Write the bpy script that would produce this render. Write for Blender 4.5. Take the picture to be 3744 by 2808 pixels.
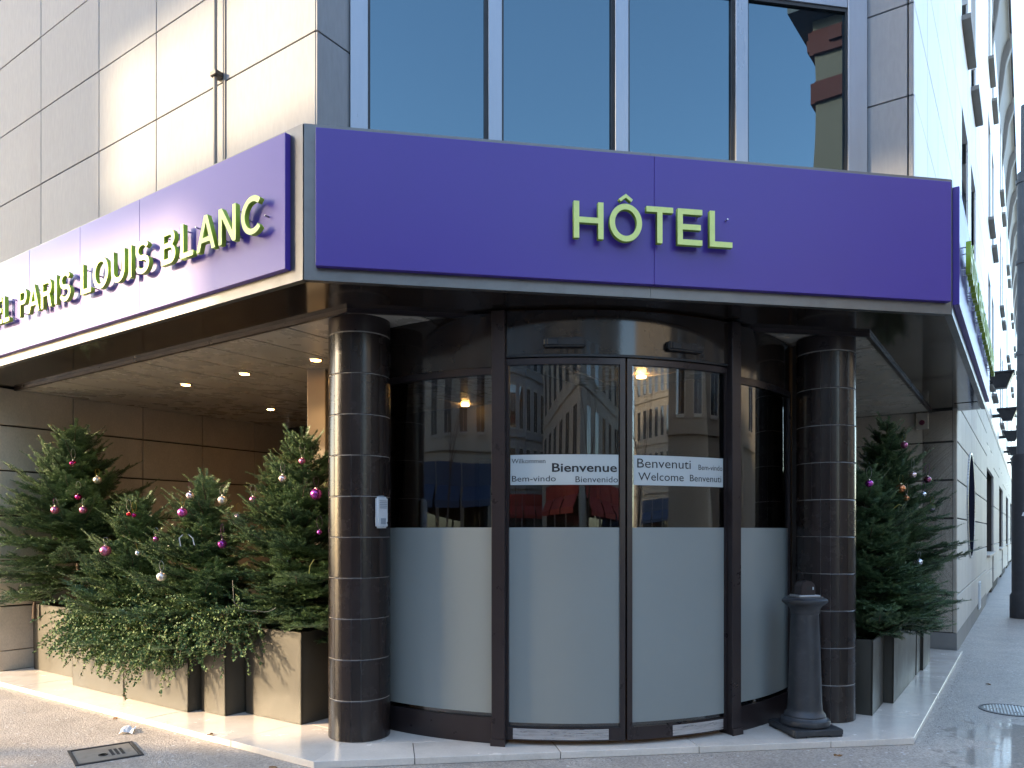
import bpy, bmesh, math, random
import numpy as np
from mathutils import Matrix, Vector
R_ = math.radians
random.seed(7)
for o in list(bpy.data.objects): bpy.data.objects.remove(o)
scene = bpy.context.scene
COL = scene.collection

# ------------------------------------------------------------------ camera
cam_d = bpy.data.cameras.new('camera'); cam = bpy.data.objects.new('camera', cam_d); COL.objects.link(cam)
cam.location = (0, 0, 1.55); cam.rotation_euler = (R_(90), 0, 0)
cam_d.sensor_width = 36; cam_d.lens = 36*2752/3744; cam_d.shift_y = 542/3744
cam_d.clip_start = .05; cam_d.clip_end = 2000
scene.camera = cam
# ------------------------------------------------------------------ light
ANG_L, ANG_C, ANG_R, ANG_G = -34.52, 9.47, 55.48, 9.76      # plan angles of the facades
PL, PR, PG = (-1.34, 4.825), (3.27, 5.594), (-1.227, 5.685)
SUN_OFF, SUN_EL = 41, 18.0                                      # degrees left of the left facade's normal, height
aL = R_(ANG_L); exL = Vector((math.cos(aL), math.sin(aL), 0)); eyL = Vector((-exL.y, exL.x, 0))
sdir = (-math.sin(R_(SUN_OFF))*exL - math.cos(R_(SUN_OFF))*eyL)*math.cos(R_(SUN_EL)) + Vector((0, 0, math.sin(R_(SUN_EL))))
sun_d = bpy.data.lights.new('sun', 'SUN'); sun = bpy.data.objects.new('sun', sun_d); COL.objects.link(sun)
sun_d.energy = 2.0; sun_d.angle = R_(1.3); sun_d.color = (1, .75, .47)
sun.rotation_euler = sdir.to_track_quat('Z', 'Y').to_euler(); sun.location = sdir*60
world = bpy.data.worlds.new('World'); scene.world = world; world.use_nodes = True
wn = world.node_tree.nodes; wl = world.node_tree.links
sky = wn.new('ShaderNodeTexSky'); sky.sky_type = 'NISHITA'; sky.sun_disc = False
sky.sun_elevation = R_(SUN_EL); sky.sun_rotation = math.atan2(sdir.x, sdir.y)
sky.air_density = 1.0; sky.dust_density = 1.2; sky.ozone_density = 1.0; sky.altitude = 50
bg = wn['Background']; bg.inputs['Strength'].default_value = .15
wl.new(sky.outputs[0], bg.inputs['Color'])
vs = scene.view_settings; vs.view_transform = 'Standard'; vs.look = 'None'; vs.gamma = 1; vs.use_curve_mapping = False
vs.exposure = 2.8

# ------------------------------------------------------------------ helpers
WM = {}
def fr(p, ang, z=0): return Matrix.Translation((p[0], p[1], z)) @ Matrix.Rotation(R_(ang), 4, 'Z')
FL, FC, FR, FG = fr(PL, ANG_L), fr(PL, ANG_C), fr(PR, ANG_R), fr(PG, ANG_G)
def sub(F, x, y, z=0, ang=0): return F @ Matrix.Translation((x, y, z)) @ Matrix.Rotation(R_(ang), 4, 'Z')
I4 = Matrix.Identity(4)
def link(o, parent, mtx):
    COL.objects.link(o)
    if parent is not None:
        o.parent = parent; o.matrix_basis = WM[parent.name].inverted() @ mtx
    else: o.matrix_basis = mtx
    WM[o.name] = mtx.copy(); return o
def tag(o, label=None, cat=None, group=None, kind=None):
    if label: o['label'] = label
    if cat: o['category'] = cat
    if group: o['group'] = group
    if kind: o['kind'] = kind
    return o
def thing(name, label, cat, mtx=I4, group=None):
    o = bpy.data.objects.new(name, None); o.empty_display_size = .1
    return tag(link(o, None, mtx), label, cat, group)
def inst(name, mesh, parent, mtx):                       # another object on the same mesh data
    return link(bpy.data.objects.new(name, mesh), parent, mtx)

class MB:
    def __init__(s): s.v = []; s.f = []
    def box(s, x0, x1, y0, y1, z0, z1):
        n = len(s.v)
        s.v += [(x0,y0,z0),(x1,y0,z0),(x1,y1,z0),(x0,y1,z0),(x0,y0,z1),(x1,y0,z1),(x1,y1,z1),(x0,y1,z1)]
        s.f += [tuple(n+i for i in q) for q in ((0,3,2,1),(4,5,6,7),(0,1,5,4),(1,2,6,5),(2,3,7,6),(3,0,4,7))]; return s
    def prism(s, poly, z0, z1):
        n = len(s.v); k = len(poly)
        s.v += [(p[0],p[1],z0) for p in poly] + [(p[0],p[1],z1) for p in poly]
        s.f += [tuple(n+i for i in range(k-1,-1,-1)), tuple(n+k+i for i in range(k))]
        s.f += [(n+i, n+(i+1)%k, n+k+(i+1)%k, n+k+i) for i in range(k)]; return s
    def frustum(s, a, b, z0, z1, c=(0,0)):               # a,b: half sizes (x,y) at bottom and top
        n = len(s.v)
        for (hx,hy),z in ((a,z0),(b,z1)):
            s.v += [(c[0]-hx,c[1]-hy,z),(c[0]+hx,c[1]-hy,z),(c[0]+hx,c[1]+hy,z),(c[0]-hx,c[1]+hy,z)]
        s.f += [tuple(n+i for i in q) for q in ((0,3,2,1),(4,5,6,7),(0,1,5,4),(1,2,6,5),(2,3,7,6),(3,0,4,7))]; return s
    def lathe(s, prof, n=32, c=(0,0)):
        b = len(s.v); k = len(prof)
        for r,z in prof:
            for i in range(n):
                a = 2*math.pi*i/n; s.v.append((c[0]+r*math.cos(a), c[1]+r*math.sin(a), z))
        for j in range(k-1):
            for i in range(n):
                s.f.append((b+j*n+i, b+j*n+(i+1)%n, b+(j+1)*n+(i+1)%n, b+(j+1)*n+i))
        s.f.append(tuple(b+i for i in range(n-1,-1,-1))); s.f.append(tuple(b+(k-1)*n+i for i in range(n))); return s
    def tube(s, pts, rad, n=6, cap=True):
        pts = [Vector(p) for p in pts]; b = len(s.v); m = len(pts)
        rr = rad if isinstance(rad, (list, tuple)) else [rad]*m
        up = Vector((0,0,1))
        for i,p in enumerate(pts):
            t = (pts[min(i+1,m-1)] - pts[max(i-1,0)]).normalized()
            a = t.cross(up)
            if a.length < 1e-3: a = t.cross(Vector((1,0,0)))
            a.normalize(); c = t.cross(a)
            for j in range(n):
                w = 2*math.pi*j/n; s.v.append(tuple(p + a*math.cos(w)*rr[i] + c*math.sin(w)*rr[i]))
        for i in range(m-1):
            for j in range(n):
                s.f.append((b+i*n+j, b+(i+1)*n+j, b+(i+1)*n+(j+1)%n, b+i*n+(j+1)%n))
        if cap:
            s.f.append(tuple(b+j for j in range(n))); s.f.append(tuple(b+(m-1)*n+j for j in range(n-1,-1,-1)))
        return s
    def arc(s, R0, R1, a0, a1, z0, z1, n=16):            # curved wall; angle 0 faces -y, positive to +x
        b = len(s.v)
        for i in range(n+1):
            a = R_(a0+(a1-a0)*i/n); sx, cy = math.sin(a), -math.cos(a)
            s.v += [(R1*sx,R1*cy,z0),(R1*sx,R1*cy,z1),(R0*sx,R0*cy,z1),(R0*sx,R0*cy,z0)]
        for i in range(n):
            k = b+4*i
            for j in range(4): s.f.append((k+j, k+4+j, k+4+(j+1)%4, k+(j+1)%4))
        s.f.append((b,b+1,b+2,b+3)); e = b+4*n; s.f.append((e+3,e+2,e+1,e)); return s
    def mesh(s, name, mat, bevel=0, seg=1, smooth=None):
        me = bpy.data.meshes.new(name); me.from_pydata(s.v, [], s.f)
        bm = bmesh.new(); bm.from_mesh(me); bmesh.ops.recalc_face_normals(bm, faces=bm.faces)
        if bevel:
            es = [e for e in bm.edges if len(e.link_faces) == 2 and e.calc_face_angle(0) > .6]
            bmesh.ops.bevel(bm, geom=es, offset=bevel, segments=seg, affect='EDGES', clamp_overlap=True)
        bm.to_mesh(me); bm.free()
        if smooth: me.shade_smooth(); me.set_sharp_from_angle(angle=R_(smooth))
        for m in (mat if isinstance(mat, (list,tuple)) else [mat]): me.materials.append(m)
        return me
    def ob(s, name, mat, parent=None, mtx=I4, bevel=0, seg=1, smooth=None):
        return inst(name, s.mesh(name, mat, bevel, seg, smooth), parent, mtx)

def np_mesh(name, v, f, mat, attr=None, smooth=False):   # v (n,3), f (m,k) arrays
    me = bpy.data.meshes.new(name); v = np.asarray(v, np.float32); f = np.asarray(f, np.int32); m, k = f.shape
    me.vertices.add(len(v)); me.vertices.foreach_set('co', v.ravel())
    me.loops.add(m*k); me.loops.foreach_set('vertex_index', f.ravel())
    me.polygons.add(m); me.polygons.foreach_set('loop_start', np.arange(0, m*k, k, dtype=np.int32))
    me.update(calc_edges=True)
    if attr is not None:
        a = me.attributes.new('tone', 'FLOAT', 'POINT'); a.data.foreach_set('value', np.asarray(attr, np.float32))
    if smooth: me.shade_smooth()
    me.materials.append(mat); return me

# ------------------------------------------------------------------ materials
def srgb(r, g, b):
    f = lambda c: c/12.92 if c <= .04045 else ((c+.055)/1.055)**2.4
    return (f(r/255), f(g/255), f(b/255), 1)
def mat(name, col, rough=.6, metal=0, var=.12, scale=3, stretch=(1,1,1), bump=0, bscale=60, rvar=.1, coat=0, spec=.5,
        fine=0, fscale=120, rnd=.0, dirt=None, dirt_amt=0, dirt_scale=1.5, coat_rough=.05, ior=1.5, wave=0, wscale=1.2):
    m = bpy.data.materials.new(name); m.use_nodes = True; N = m.node_tree.nodes; K = m.node_tree.links
    P = N['Principled BSDF']; P.inputs['Roughness'].default_value = rough; P.inputs['Metallic'].default_value = metal
    P.inputs['Specular IOR Level'].default_value = spec; P.inputs['Coat Weight'].default_value = coat; P.inputs['Coat Roughness'].default_value = coat_rough
    P.inputs['IOR'].default_value = ior
    geo = N.new('ShaderNodeNewGeometry'); mp = N.new('ShaderNodeMapping'); mp.inputs['Scale'].default_value = stretch
    K.new(geo.outputs['Position'], mp.inputs['Vector'])
    n1 = N.new('ShaderNodeTexNoise'); n1.inputs['Scale'].default_value = scale; n1.inputs['Detail'].default_value = 8; n1.inputs['Roughness'].default_value = .62
    K.new(mp.outputs[0], n1.inputs['Vector'])
    val = N.new('ShaderNodeMapRange'); val.inputs['From Min'].default_value = .25; val.inputs['From Max'].default_value = .75
    val.inputs['To Min'].default_value = 1-var; val.inputs['To Max'].default_value = 1+var
    K.new(n1.outputs['Fac'], val.inputs['Value']); out = val.outputs[0]
    def mul(a, b):
        x = N.new('ShaderNodeMath'); x.operation = 'MULTIPLY'; K.new(a, x.inputs[0]); K.new(b, x.inputs[1]); return x.outputs[0]
    if fine:
        n2 = N.new('ShaderNodeTexNoise'); n2.inputs['Scale'].default_value = fscale; n2.inputs['Detail'].default_value = 3
        K.new(mp.outputs[0], n2.inputs['Vector'])
        r2 = N.new('ShaderNodeMapRange'); r2.inputs['From Min'].default_value = .3; r2.inputs['From Max'].default_value = .7
        r2.inputs['To Min'].default_value = 1-fine; r2.inputs['To Max'].default_value = 1+fine
        K.new(n2.outputs['Fac'], r2.inputs['Value']); out = mul(out, r2.outputs[0])
    if rnd:
        oi = N.new('ShaderNodeObjectInfo'); r3 = N.new('ShaderNodeMapRange'); r3.inputs['To Min'].default_value = 1-rnd; r3.inputs['To Max'].default_value = 1+rnd
        K.new(oi.outputs['Random'], r3.inputs['Value']); out = mul(out, r3.outputs[0])
    vm = N.new('ShaderNodeVectorMath'); vm.operation = 'SCALE'; vm.inputs[0].default_value = col[:3]
    K.new(out, vm.inputs['Scale']); cout = vm.outputs[0]
    if dirt is not None:
        n4 = N.new('ShaderNodeTexNoise'); n4.inputs['Scale'].default_value = dirt_scale; n4.inputs['Detail'].default_value = 10; n4.inputs['Roughness'].default_value = .7
        K.new(mp.outputs[0], n4.inputs['Vector'])
        r4 = N.new('ShaderNodeMapRange'); r4.inputs['From Min'].default_value = .52; r4.inputs['From Max'].default_value = .74; r4.inputs['To Max'].default_value = dirt_amt
        K.new(n4.outputs['Fac'], r4.inputs['Value'])
        mx = N.new('ShaderNodeMix'); mx.data_type = 'RGBA'; K.new(r4.outputs[0], mx.inputs['Factor'])
        K.new(cout, mx.inputs['A']); mx.inputs['B'].default_value = dirt; cout = mx.outputs['Result']
    K.new(cout, P.inputs['Base Color'])
    if rvar:
        rr = N.new('ShaderNodeMapRange'); rr.inputs['From Min'].default_value = .25; rr.inputs['From Max'].default_value = .75
        rr.inputs['To Min'].default_value = max(.0, rough-rvar); rr.inputs['To Max'].default_value = min(1, rough+rvar)
        K.new(n1.outputs['Fac'], rr.inputs['Value']); K.new(rr.outputs[0], P.inputs['Roughness'])
    if bump or wave:
        nb = N.new('ShaderNodeTexNoise'); nb.inputs['Scale'].default_value = bscale if bump else wscale; nb.inputs['Detail'].default_value = 5 if bump else 1
        K.new(mp.outputs[0], nb.inputs['Vector'])
        b = N.new('ShaderNodeBump'); b.inputs['Strength'].default_value = 1; b.inputs['Distance'].default_value = bump or wave
        K.new(nb.outputs['Fac'], b.inputs['Height']); K.new(b.outputs[0], P.inputs['Normal'])
        if coat: K.new(b.outputs[0], P.inputs['Coat Normal'])
    return m
def glass(name, tint, refl, base_refl=.05, rough=0.0, wave=.0, wscale=1.0, ior=1.5, body=None):
    m = bpy.data.materials.new(name); m.use_nodes = True; N = m.node_tree.nodes; K = m.node_tree.links
    N.remove(N['Principled BSDF']); out = N['Material Output']
    tr = N.new('ShaderNodeBsdfTransparent') if body is None else N.new('ShaderNodeBsdfDiffuse')
    tr.inputs['Color'].default_value = tint if body is None else body
    gl = N.new('ShaderNodeBsdfGlossy'); gl.inputs['Color'].default_value = refl; gl.inputs['Roughness'].default_value = rough
    fz = N.new('ShaderNodeFresnel'); fz.inputs['IOR'].default_value = ior
    ad = N.new('ShaderNodeMath'); ad.operation = 'ADD'; ad.use_clamp = True; ad.inputs[1].default_value = base_refl
    K.new(fz.outputs[0], ad.inputs[0])
    mx = N.new('ShaderNodeMixShader'); K.new(ad.outputs[0], mx.inputs[0]); K.new(tr.outputs[0], mx.inputs[1]); K.new(gl.outputs[0], mx.inputs[2])
    if wave:
        g = N.new('ShaderNodeNewGeometry'); nb = N.new('ShaderNodeTexNoise'); nb.inputs['Scale'].default_value = wscale; nb.inputs['Detail'].default_value = 0
        K.new(g.outputs['Position'], nb.inputs['Vector'])
        b = N.new('ShaderNodeBump'); b.inputs['Distance'].default_value = wave; b.inputs['Strength'].default_value = 1
        K.new(nb.outputs['Fac'], b.inputs['Height']); K.new(b.outputs[0], gl.inputs['Normal'])
    K.new(mx.outputs[0], out.inputs['Surface']); return m
def emit(name, col, s):
    m = bpy.data.materials.new(name); m.use_nodes = True; P = m.node_tree.nodes['Principled BSDF']
    P.inputs['Base Color'].default_value = col; P.inputs['Emission Color'].default_value = col; P.inputs['Emission Strength'].default_value = s; return m
def leafy(name, c1, c2, rough=.55, c3=None):
    m = bpy.data.materials.new(name); m.use_nodes = True; N = m.node_tree.nodes; K = m.node_tree.links; P = N['Principled BSDF']
    at = N.new('ShaderNodeAttribute'); at.attribute_name = 'tone'
    cr = N.new('ShaderNodeValToRGB'); cr.color_ramp.elements[0].color = c1; cr.color_ramp.elements[1].color = c2
    if c3: e = cr.color_ramp.elements.new(.96); e.color = c2; cr.color_ramp.elements[2].color = c3
    K.new(at.outputs['Fac'], cr.inputs[0]); K.new(cr.outputs[0], P.inputs['Base Color'])
    P.inputs['Roughness'].default_value = rough; P.inputs['Specular IOR Level'].default_value = .5
    P.inputs['Transmission Weight'].default_value = 0
    return m

M = {}
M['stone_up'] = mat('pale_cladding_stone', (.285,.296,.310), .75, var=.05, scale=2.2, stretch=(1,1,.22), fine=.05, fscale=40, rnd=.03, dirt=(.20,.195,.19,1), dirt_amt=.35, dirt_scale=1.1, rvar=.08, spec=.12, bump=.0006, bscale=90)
M['stone_right'] = mat('glare_bright_cladding', (.84,.79,.72), .42, var=.04, scale=2, stretch=(1,1,.3), rnd=.03, dirt=(.5,.47,.43,1), dirt_amt=.2, rvar=.05, spec=.6)  # same cladding as the left wall, base raised toward the right facade's glare
M['stone_base'] = mat('warm_limestone', (.50,.43,.345), .62, var=.12, scale=3.5, stretch=(1,1,.6), fine=.08, fscale=70, rnd=.05, dirt=(.30,.235,.17,1), dirt_amt=.4, dirt_scale=1.8, bump=.001, bscale=80)
M['joint'] = mat('dark_joint', (.045,.038,.03), .9)
M['plinth'] = mat('grey_plinth', (.22,.21,.195), .75, var=.2, dirt=(.10,.09,.08,1), dirt_amt=.6)
M['purple'] = mat('purple_lacquered_sheet', (.064,.028,.28), .45, var=.03, scale=1.5, rvar=.03, spec=.4, coat=.30, coat_rough=.25)
M['lime'] = mat('lime_letter_face', (.74,.84,.26), .42, var=.05, scale=9, dirt=(.40,.46,.12,1), dirt_amt=.3, dirt_scale=14)
M['lime_side'] = mat('green_letter_side', (.30,.45,.035), .45, var=.08, scale=9)
M['alu'] = mat('grey_anodised_trim', (.17,.163,.155), .40, .75, var=.14, scale=5, dirt=(.12,.11,.10,1), dirt_amt=.5, dirt_scale=6, rvar=.1)
M['win_alu'] = mat('window_aluminium', (.28,.30,.33), .34, .6, var=.16, scale=4, stretch=(1,1,.15), rvar=.1)
M['dark'] = mat('dark_gasket', (.012,.012,.013), .5)
M['soffit'] = mat('dark_brown_gloss_soffit', (.022,.016,.013), .10, var=.2, rvar=.04, spec=.6)
M['ceiling'] = mat('beige_ceiling_slat', (.50,.445,.365), .28, var=.05, rnd=.04, rvar=.05)
M['bronze'] = mat('dark_bronze_frame', (.034,.025,.025), .30, .35, var=.10, scale=6, dirt=(.07,.06,.058,1), dirt_amt=.08, dirt_scale=14, rvar=.05)
M['tile'] = mat('brown_glazed_tile', (.019,.013,.0115), .26, var=.14, scale=5, rnd=.35, spec=.4, bump=.0003, bscale=45, rvar=.05, coat=.10, coat_rough=.16)
M['grout'] = mat('pale_grout', (.30,.28,.26), .7, var=.3, scale=20)
M['frost'] = mat('frosted_film', (.235,.252,.238), .33, var=.03, scale=1.3, rvar=.05, spec=.5, coat=.09, coat_rough=.06)
M['band'] = mat('white_lettering_band', (.46,.49,.48), .4, var=.03, coat=.4, coat_rough=.03)
M['ink'] = mat('black_print', (.015,.014,.014), .5)
M['steel'] = mat('brushed_steel', (.55,.55,.56), .32, .9, var=.2, scale=6, stretch=(1,1,14), rvar=.12, dirt=(.12,.12,.12,1), dirt_amt=.5, dirt_scale=4)
M['chrome'] = mat('chrome', (.75,.75,.75), .12, 1, var=.05)
M['glass_door'] = glass('door_glass', (.60,.63,.62,1), (.95,.97,1,1), base_refl=.05, wave=.005, wscale=1.3)
M['glass_up'] = glass('solar_window_glass', (0,0,0,1), (.19,.29,.345,1), base_refl=.40, wave=.0035, wscale=1.0, body=(.010,.016,.022,1), ior=1.4)
M['glass_far'] = glass('far_window_glass', (0,0,0,1), (.85,.92,1,1), base_refl=.12, body=(.02,.024,.03,1))
M['marble'] = mat('cream_marble_slab', (.66,.59,.51), .22, var=.08, scale=3, rnd=.05, dirt=(.46,.38,.30,1), dirt_amt=.5, dirt_scale=2.4, rvar=.1, fine=.04, fscale=60)
M['planter'] = mat('anthracite_zinc_planter', (.046,.042,.032), .48, .0, var=.18, scale=3, dirt=(.075,.068,.052,1), dirt_amt=.4, dirt_scale=4, rvar=.1, spec=.5)
M['soil'] = mat('dark_soil', (.03,.022,.016), .95, var=.4, scale=30, bump=.01, bscale=50)
M['bark'] = mat('fir_bark', (.10,.07,.05), .9, var=.3, scale=30)
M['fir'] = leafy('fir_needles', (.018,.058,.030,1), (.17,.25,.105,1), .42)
M['coton'] = leafy('small_leaf', (.035,.095,.032,1), (.135,.20,.06,1), .68, (.45,.15,.03,1))
M['iron'] = mat('charcoal_cast_iron', (.038,.040,.044), .42, .2, var=.22, scale=8, bump=.0008, bscale=160, dirt=(.13,.125,.12,1), dirt_amt=.35, dirt_scale=14, rvar=.12)
M['white_plastic'] = mat('white_plastic', (.55,.58,.60), .4, var=.04)
M['grey_plastic'] = mat('grey_plastic', (.25,.29,.33), .35, var=.05)
M['black_plastic'] = mat('black_plastic', (.012,.013,.015), .25, var=.05)
M['lamp_grey'] = mat('grey_blue_painted_pole', (.115,.125,.14), .45, .1, var=.12, scale=6, dirt=(.05,.05,.055,1), dirt_amt=.4, dirt_scale=5)
M['lamp_dark'] = mat('dark_painted_pole_base', (.035,.034,.037), .5, .1, var=.2, scale=6, dirt=(.09,.085,.08,1), dirt_amt=.5, dirt_scale=8)
M['wood'] = mat('warm_lobby_wood', (.20,.10,.04), .4, var=.2, scale=3, stretch=(6,6,.4))
M['lobby'] = mat('dark_lobby_wall', (.06,.05,.042), .6)
M['orange'] = mat('orange_lobby_panel', (.55,.25,.05), .5)
M['paper'] = mat('crumpled_paper', (.62,.64,.66), .8)
M['lampglow'] = emit('warm_lamp', (1,.52,.16,1), 9)
M['white_panel'] = mat('beige_pillar_paint', (.42,.36,.29), .5, var=.05)
M['concrete'] = mat('cornice_concrete', (.20,.185,.17), .7, var=.15, scale=2, dirt=(.17,.15,.13,1), dirt_amt=.5)
for nm, c, rg in (('magenta',(.50,.02,.17),.13),('rose',(.50,.15,.27),.3),('champagne',(.66,.58,.52),.32),('red',(.55,.015,.03),.12),('mirror',(.80,.60,.60),.05),('orchid',(.55,.10,.36),.28),
                  ('purple_ball',(.36,.055,.32),.25),('lilac',(.55,.44,.58),.3),('silver',(.72,.72,.76),.18),('plum',(.28,.08,.14),.15),('copper',(.60,.22,.09),.15)):
    M[nm] = mat('bauble_'+nm, c, rg, .85, var=.03, rvar=.02)
M['rib_w'] = mat('white_ribbon', (.75,.75,.78), .5); M['rib_y'] = mat('gold_ribbon', (.62,.48,.08), .4); M['rib_p'] = mat('lilac_ribbon', (.5,.22,.5), .4)
M['cable'] = mat('dark_cable', (.012,.016,.014), .5)

def asphalt(name, c, wet=False):
    m = mat(name, c, .56, var=.22, scale=2.2, fine=.34, fscale=70, bump=.008, bscale=90, rvar=.08, dirt=(c[0]*1.5,c[1]*1.45,c[2]*1.4,1), dirt_amt=.4, dirt_scale=.8)
    N = m.node_tree.nodes; K = m.node_tree.links; P = N['Principled BSDF']
    geo = N.new('ShaderNodeNewGeometry'); vo = N.new('ShaderNodeTexVoronoi'); vo.inputs['Scale'].default_value = 11; vo.inputs['Randomness'].default_value = 1
    K.new(geo.outputs['Position'], vo.inputs['Vector'])                       # pale trodden specks
    th = N.new('ShaderNodeMapRange'); th.inputs['From Min'].default_value = .16; th.inputs['From Max'].default_value = .09; th.inputs['To Max'].default_value = .85
    K.new(vo.outputs['Distance'], th.inputs['Value'])
    wn_ = N.new('ShaderNodeTexNoise'); wn_.inputs['Scale'].default_value = 2.3; K.new(geo.outputs['Position'], wn_.inputs['Vector'])
    g2 = N.new('ShaderNodeMapRange'); g2.inputs['From Min'].default_value = .44; g2.inputs['From Max'].default_value = .54; K.new(wn_.outputs['Fac'], g2.inputs['Value'])
    mu = N.new('ShaderNodeMath'); mu.operation = 'MULTIPLY'; K.new(th.outputs[0], mu.inputs[0]); K.new(g2.outputs[0], mu.inputs[1])
    mx = N.new('ShaderNodeMix'); mx.data_type = 'RGBA'; K.new(mu.outputs[0], mx.inputs['Factor'])
    src = P.inputs['Base Color'].links[0].from_socket; K.new(src, mx.inputs['A']); mx.inputs['B'].default_value = (.62,.62,.62,1)
    K.new(mx.outputs['Result'], P.inputs['Base Color'])
    if wet:                                                                   # a puddle with a shape of its own on the right
        sx = N.new('ShaderNodeVectorMath'); sx.operation = 'DISTANCE'; sx.inputs[1].default_value = (4.55,5.02,-.05); K.new(geo.outputs['Position'], sx.inputs[0])
        nn = N.new('ShaderNodeTexNoise'); nn.inputs['Scale'].default_value = 3.2; nn.inputs['Detail'].default_value = 9; nn.inputs['Roughness'].default_value = .66; K.new(geo.outputs['Position'], nn.inputs['Vector'])
        a1 = N.new('ShaderNodeMath'); a1.operation = 'MULTIPLY_ADD'; a1.inputs[1].default_value = -2.2; K.new(nn.outputs['Fac'], a1.inputs[0]); K.new(sx.outputs['Value'], a1.inputs[2])
        w = N.new('ShaderNodeMapRange'); w.inputs['From Min'].default_value = .28; w.inputs['From Max'].default_value = .12; K.new(a1.outputs[0], w.inputs['Value'])
        P.inputs['Coat Roughness'].default_value = .05; P.inputs['Coat IOR'].default_value = 1.5
        cw = N.new('ShaderNodeMath'); cw.operation = 'MULTIPLY'; cw.inputs[1].default_value = 1.0; K.new(w.outputs[0], cw.inputs[0]); K.new(cw.outputs[0], P.inputs['Coat Weight'])
        c0 = P.inputs['Base Color'].links[0].from_socket; mw = N.new('ShaderNodeMix'); mw.data_type = 'RGBA'; mw.blend_type = 'MULTIPLY'; mw.inputs['B'].default_value = (.72,.72,.72,1)
        K.new(w.outputs[0], mw.inputs['Factor']); K.new(c0, mw.inputs['A']); K.new(mw.outputs['Result'], P.inputs['Base Color'])
    return m
M['asphalt'] = asphalt('pavement_asphalt', (.35,.305,.26), True)
M['road'] = asphalt('road_asphalt', (.10,.10,.103))
M['paint'] = mat('white_road_paint', (.70,.70,.68), .7, var=.1, scale=8)

# ================================================================== SETTING
def wxy(F, x, y): p = F @ Vector((x, y, 0)); return (p.x, p.y)
def area(p): return .5*sum(p[i][0]*p[(i+1)%len(p)][1]-p[(i+1)%len(p)][0]*p[i][1] for i in range(len(p)))
def clip(poly, conv):                                    # Sutherland-Hodgman, conv counter-clockwise
    out = poly
    for i in range(len(conv)):
        a, b = conv[i], conv[(i+1)%len(conv)]; inp = out; out = []
        sd = lambda p: (b[0]-a[0])*(p[1]-a[1])-(b[1]-a[1])*(p[0]-a[0])
        for j in range(len(inp)):
            p, q = inp[j], inp[(j+1)%len(inp)]; sp, sq = sd(p), sd(q)
            if sp >= 0: out.append(p)
            if (sp >= 0) != (sq >= 0): t = sp/(sp-sq); out.append((p[0]+t*(q[0]-p[0]), p[1]+t*(q[1]-p[1])))
        if not out: return []
    return out
road = MB().box(-160, 160, -160, 160, -.25, -.17).ob('road', M['road']); tag(road, kind='structure')
pv = [wxy(FL,-45,-3.4), wxy(FL,4.4,-3.4), wxy(FL,5.3,-3.1), wxy(FL,5.96,-2.2), wxy(FR,60,-2.6), wxy(FR,60,30), wxy(FL,-45,30)]
pave = MB().prism(pv, -.17, -.05).ob('pavement', M['asphalt']); tag(pave, kind='structure')
kerb = MB()
for a, b in zip(pv[:4], pv[1:5]):
    d = Vector((b[0]-a[0], b[1]-a[1])); n = Vector((d.y, -d.x)).normalized()*.16; L_ = d.length; k = max(1, int(L_/1.0))
    for i in range(k):
        p = Vector(a)+d*(i+.004)/k; q = Vector(a)+d*(i+.996)/k
        me = MB().prism([tuple(p), tuple(p+n), tuple(q+n), tuple(q)][::-1], -.17, -.046)
        if a == pv[0] and i < k-8: kerb.v, kerb.f = kerb.v+me.v, kerb.f+[tuple(x+len(kerb.v) for x in f) for f in me.f]
        elif a == pv[3] and i > 8: kerb.v, kerb.f = kerb.v+me.v, kerb.f+[tuple(x+len(kerb.v) for x in f) for f in me.f]
        else: me.ob('kerb_stone', M['plinth'], pave)
tag(kerb.ob('kerb_stones', M['plinth'], pave), kind='stuff')
# zebra crossings on the road, seen in the door's reflections
for F, x0, y0, nx, ln in ((FL, -3.0, -14.2, 0, 0), (FL, 7.2, -2.6, 1, 0)):
    for i in range(7):
        if nx == 0: b = MB().box(-1.2, 1.2, -.25, .25, -.17, -.166); mt = sub(F, x0+2.2, y0+1.2+i*1.15)
        else: b = MB().box(-.25, .25, -1.3, 1.3, -.17, -.166); mt = sub(F, x0+i*1.15, y0+1.5)
        b.ob('crossing_stripe', M['paint'], road, mt)

# --- marble platform under the canopy
P1, P2 = wxy(FL,-.145,.215), wxy(FC,4.447,.115)
yl, yc, yr = [Vector((-math.sin(R_(a)), math.cos(R_(a)))) for a in (ANG_L, ANG_C, ANG_R)]
Q1 = tuple(Vector(P1)+(yl+yc).normalized()*3.4); Q2 = tuple(Vector(P2)+(yc+yr).normalized()*3.4)
RL = [wxy(FL,-5.60,.2), P1, Q1, wxy(FL,-5.60,4.4)]; RC = [P1, P2, Q2, Q1]; RR = [P2, wxy(FR,4.96,.25), wxy(FR,4.96,4.4), Q2]
P1b, P2b = tuple(Vector(P1)+(yl+yc).normalized()*.02), tuple(Vector(P2)+(yc+yr).normalized()*.02)
plat = MB().prism([wxy(FL,-5.60,.218), P1b, P2b, wxy(FR,4.96,.268), RR[2], Q2, Q1, RL[3]], -.052, -.008).ob('marble_platform', M['joint']); tag(plat, kind='structure')
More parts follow.
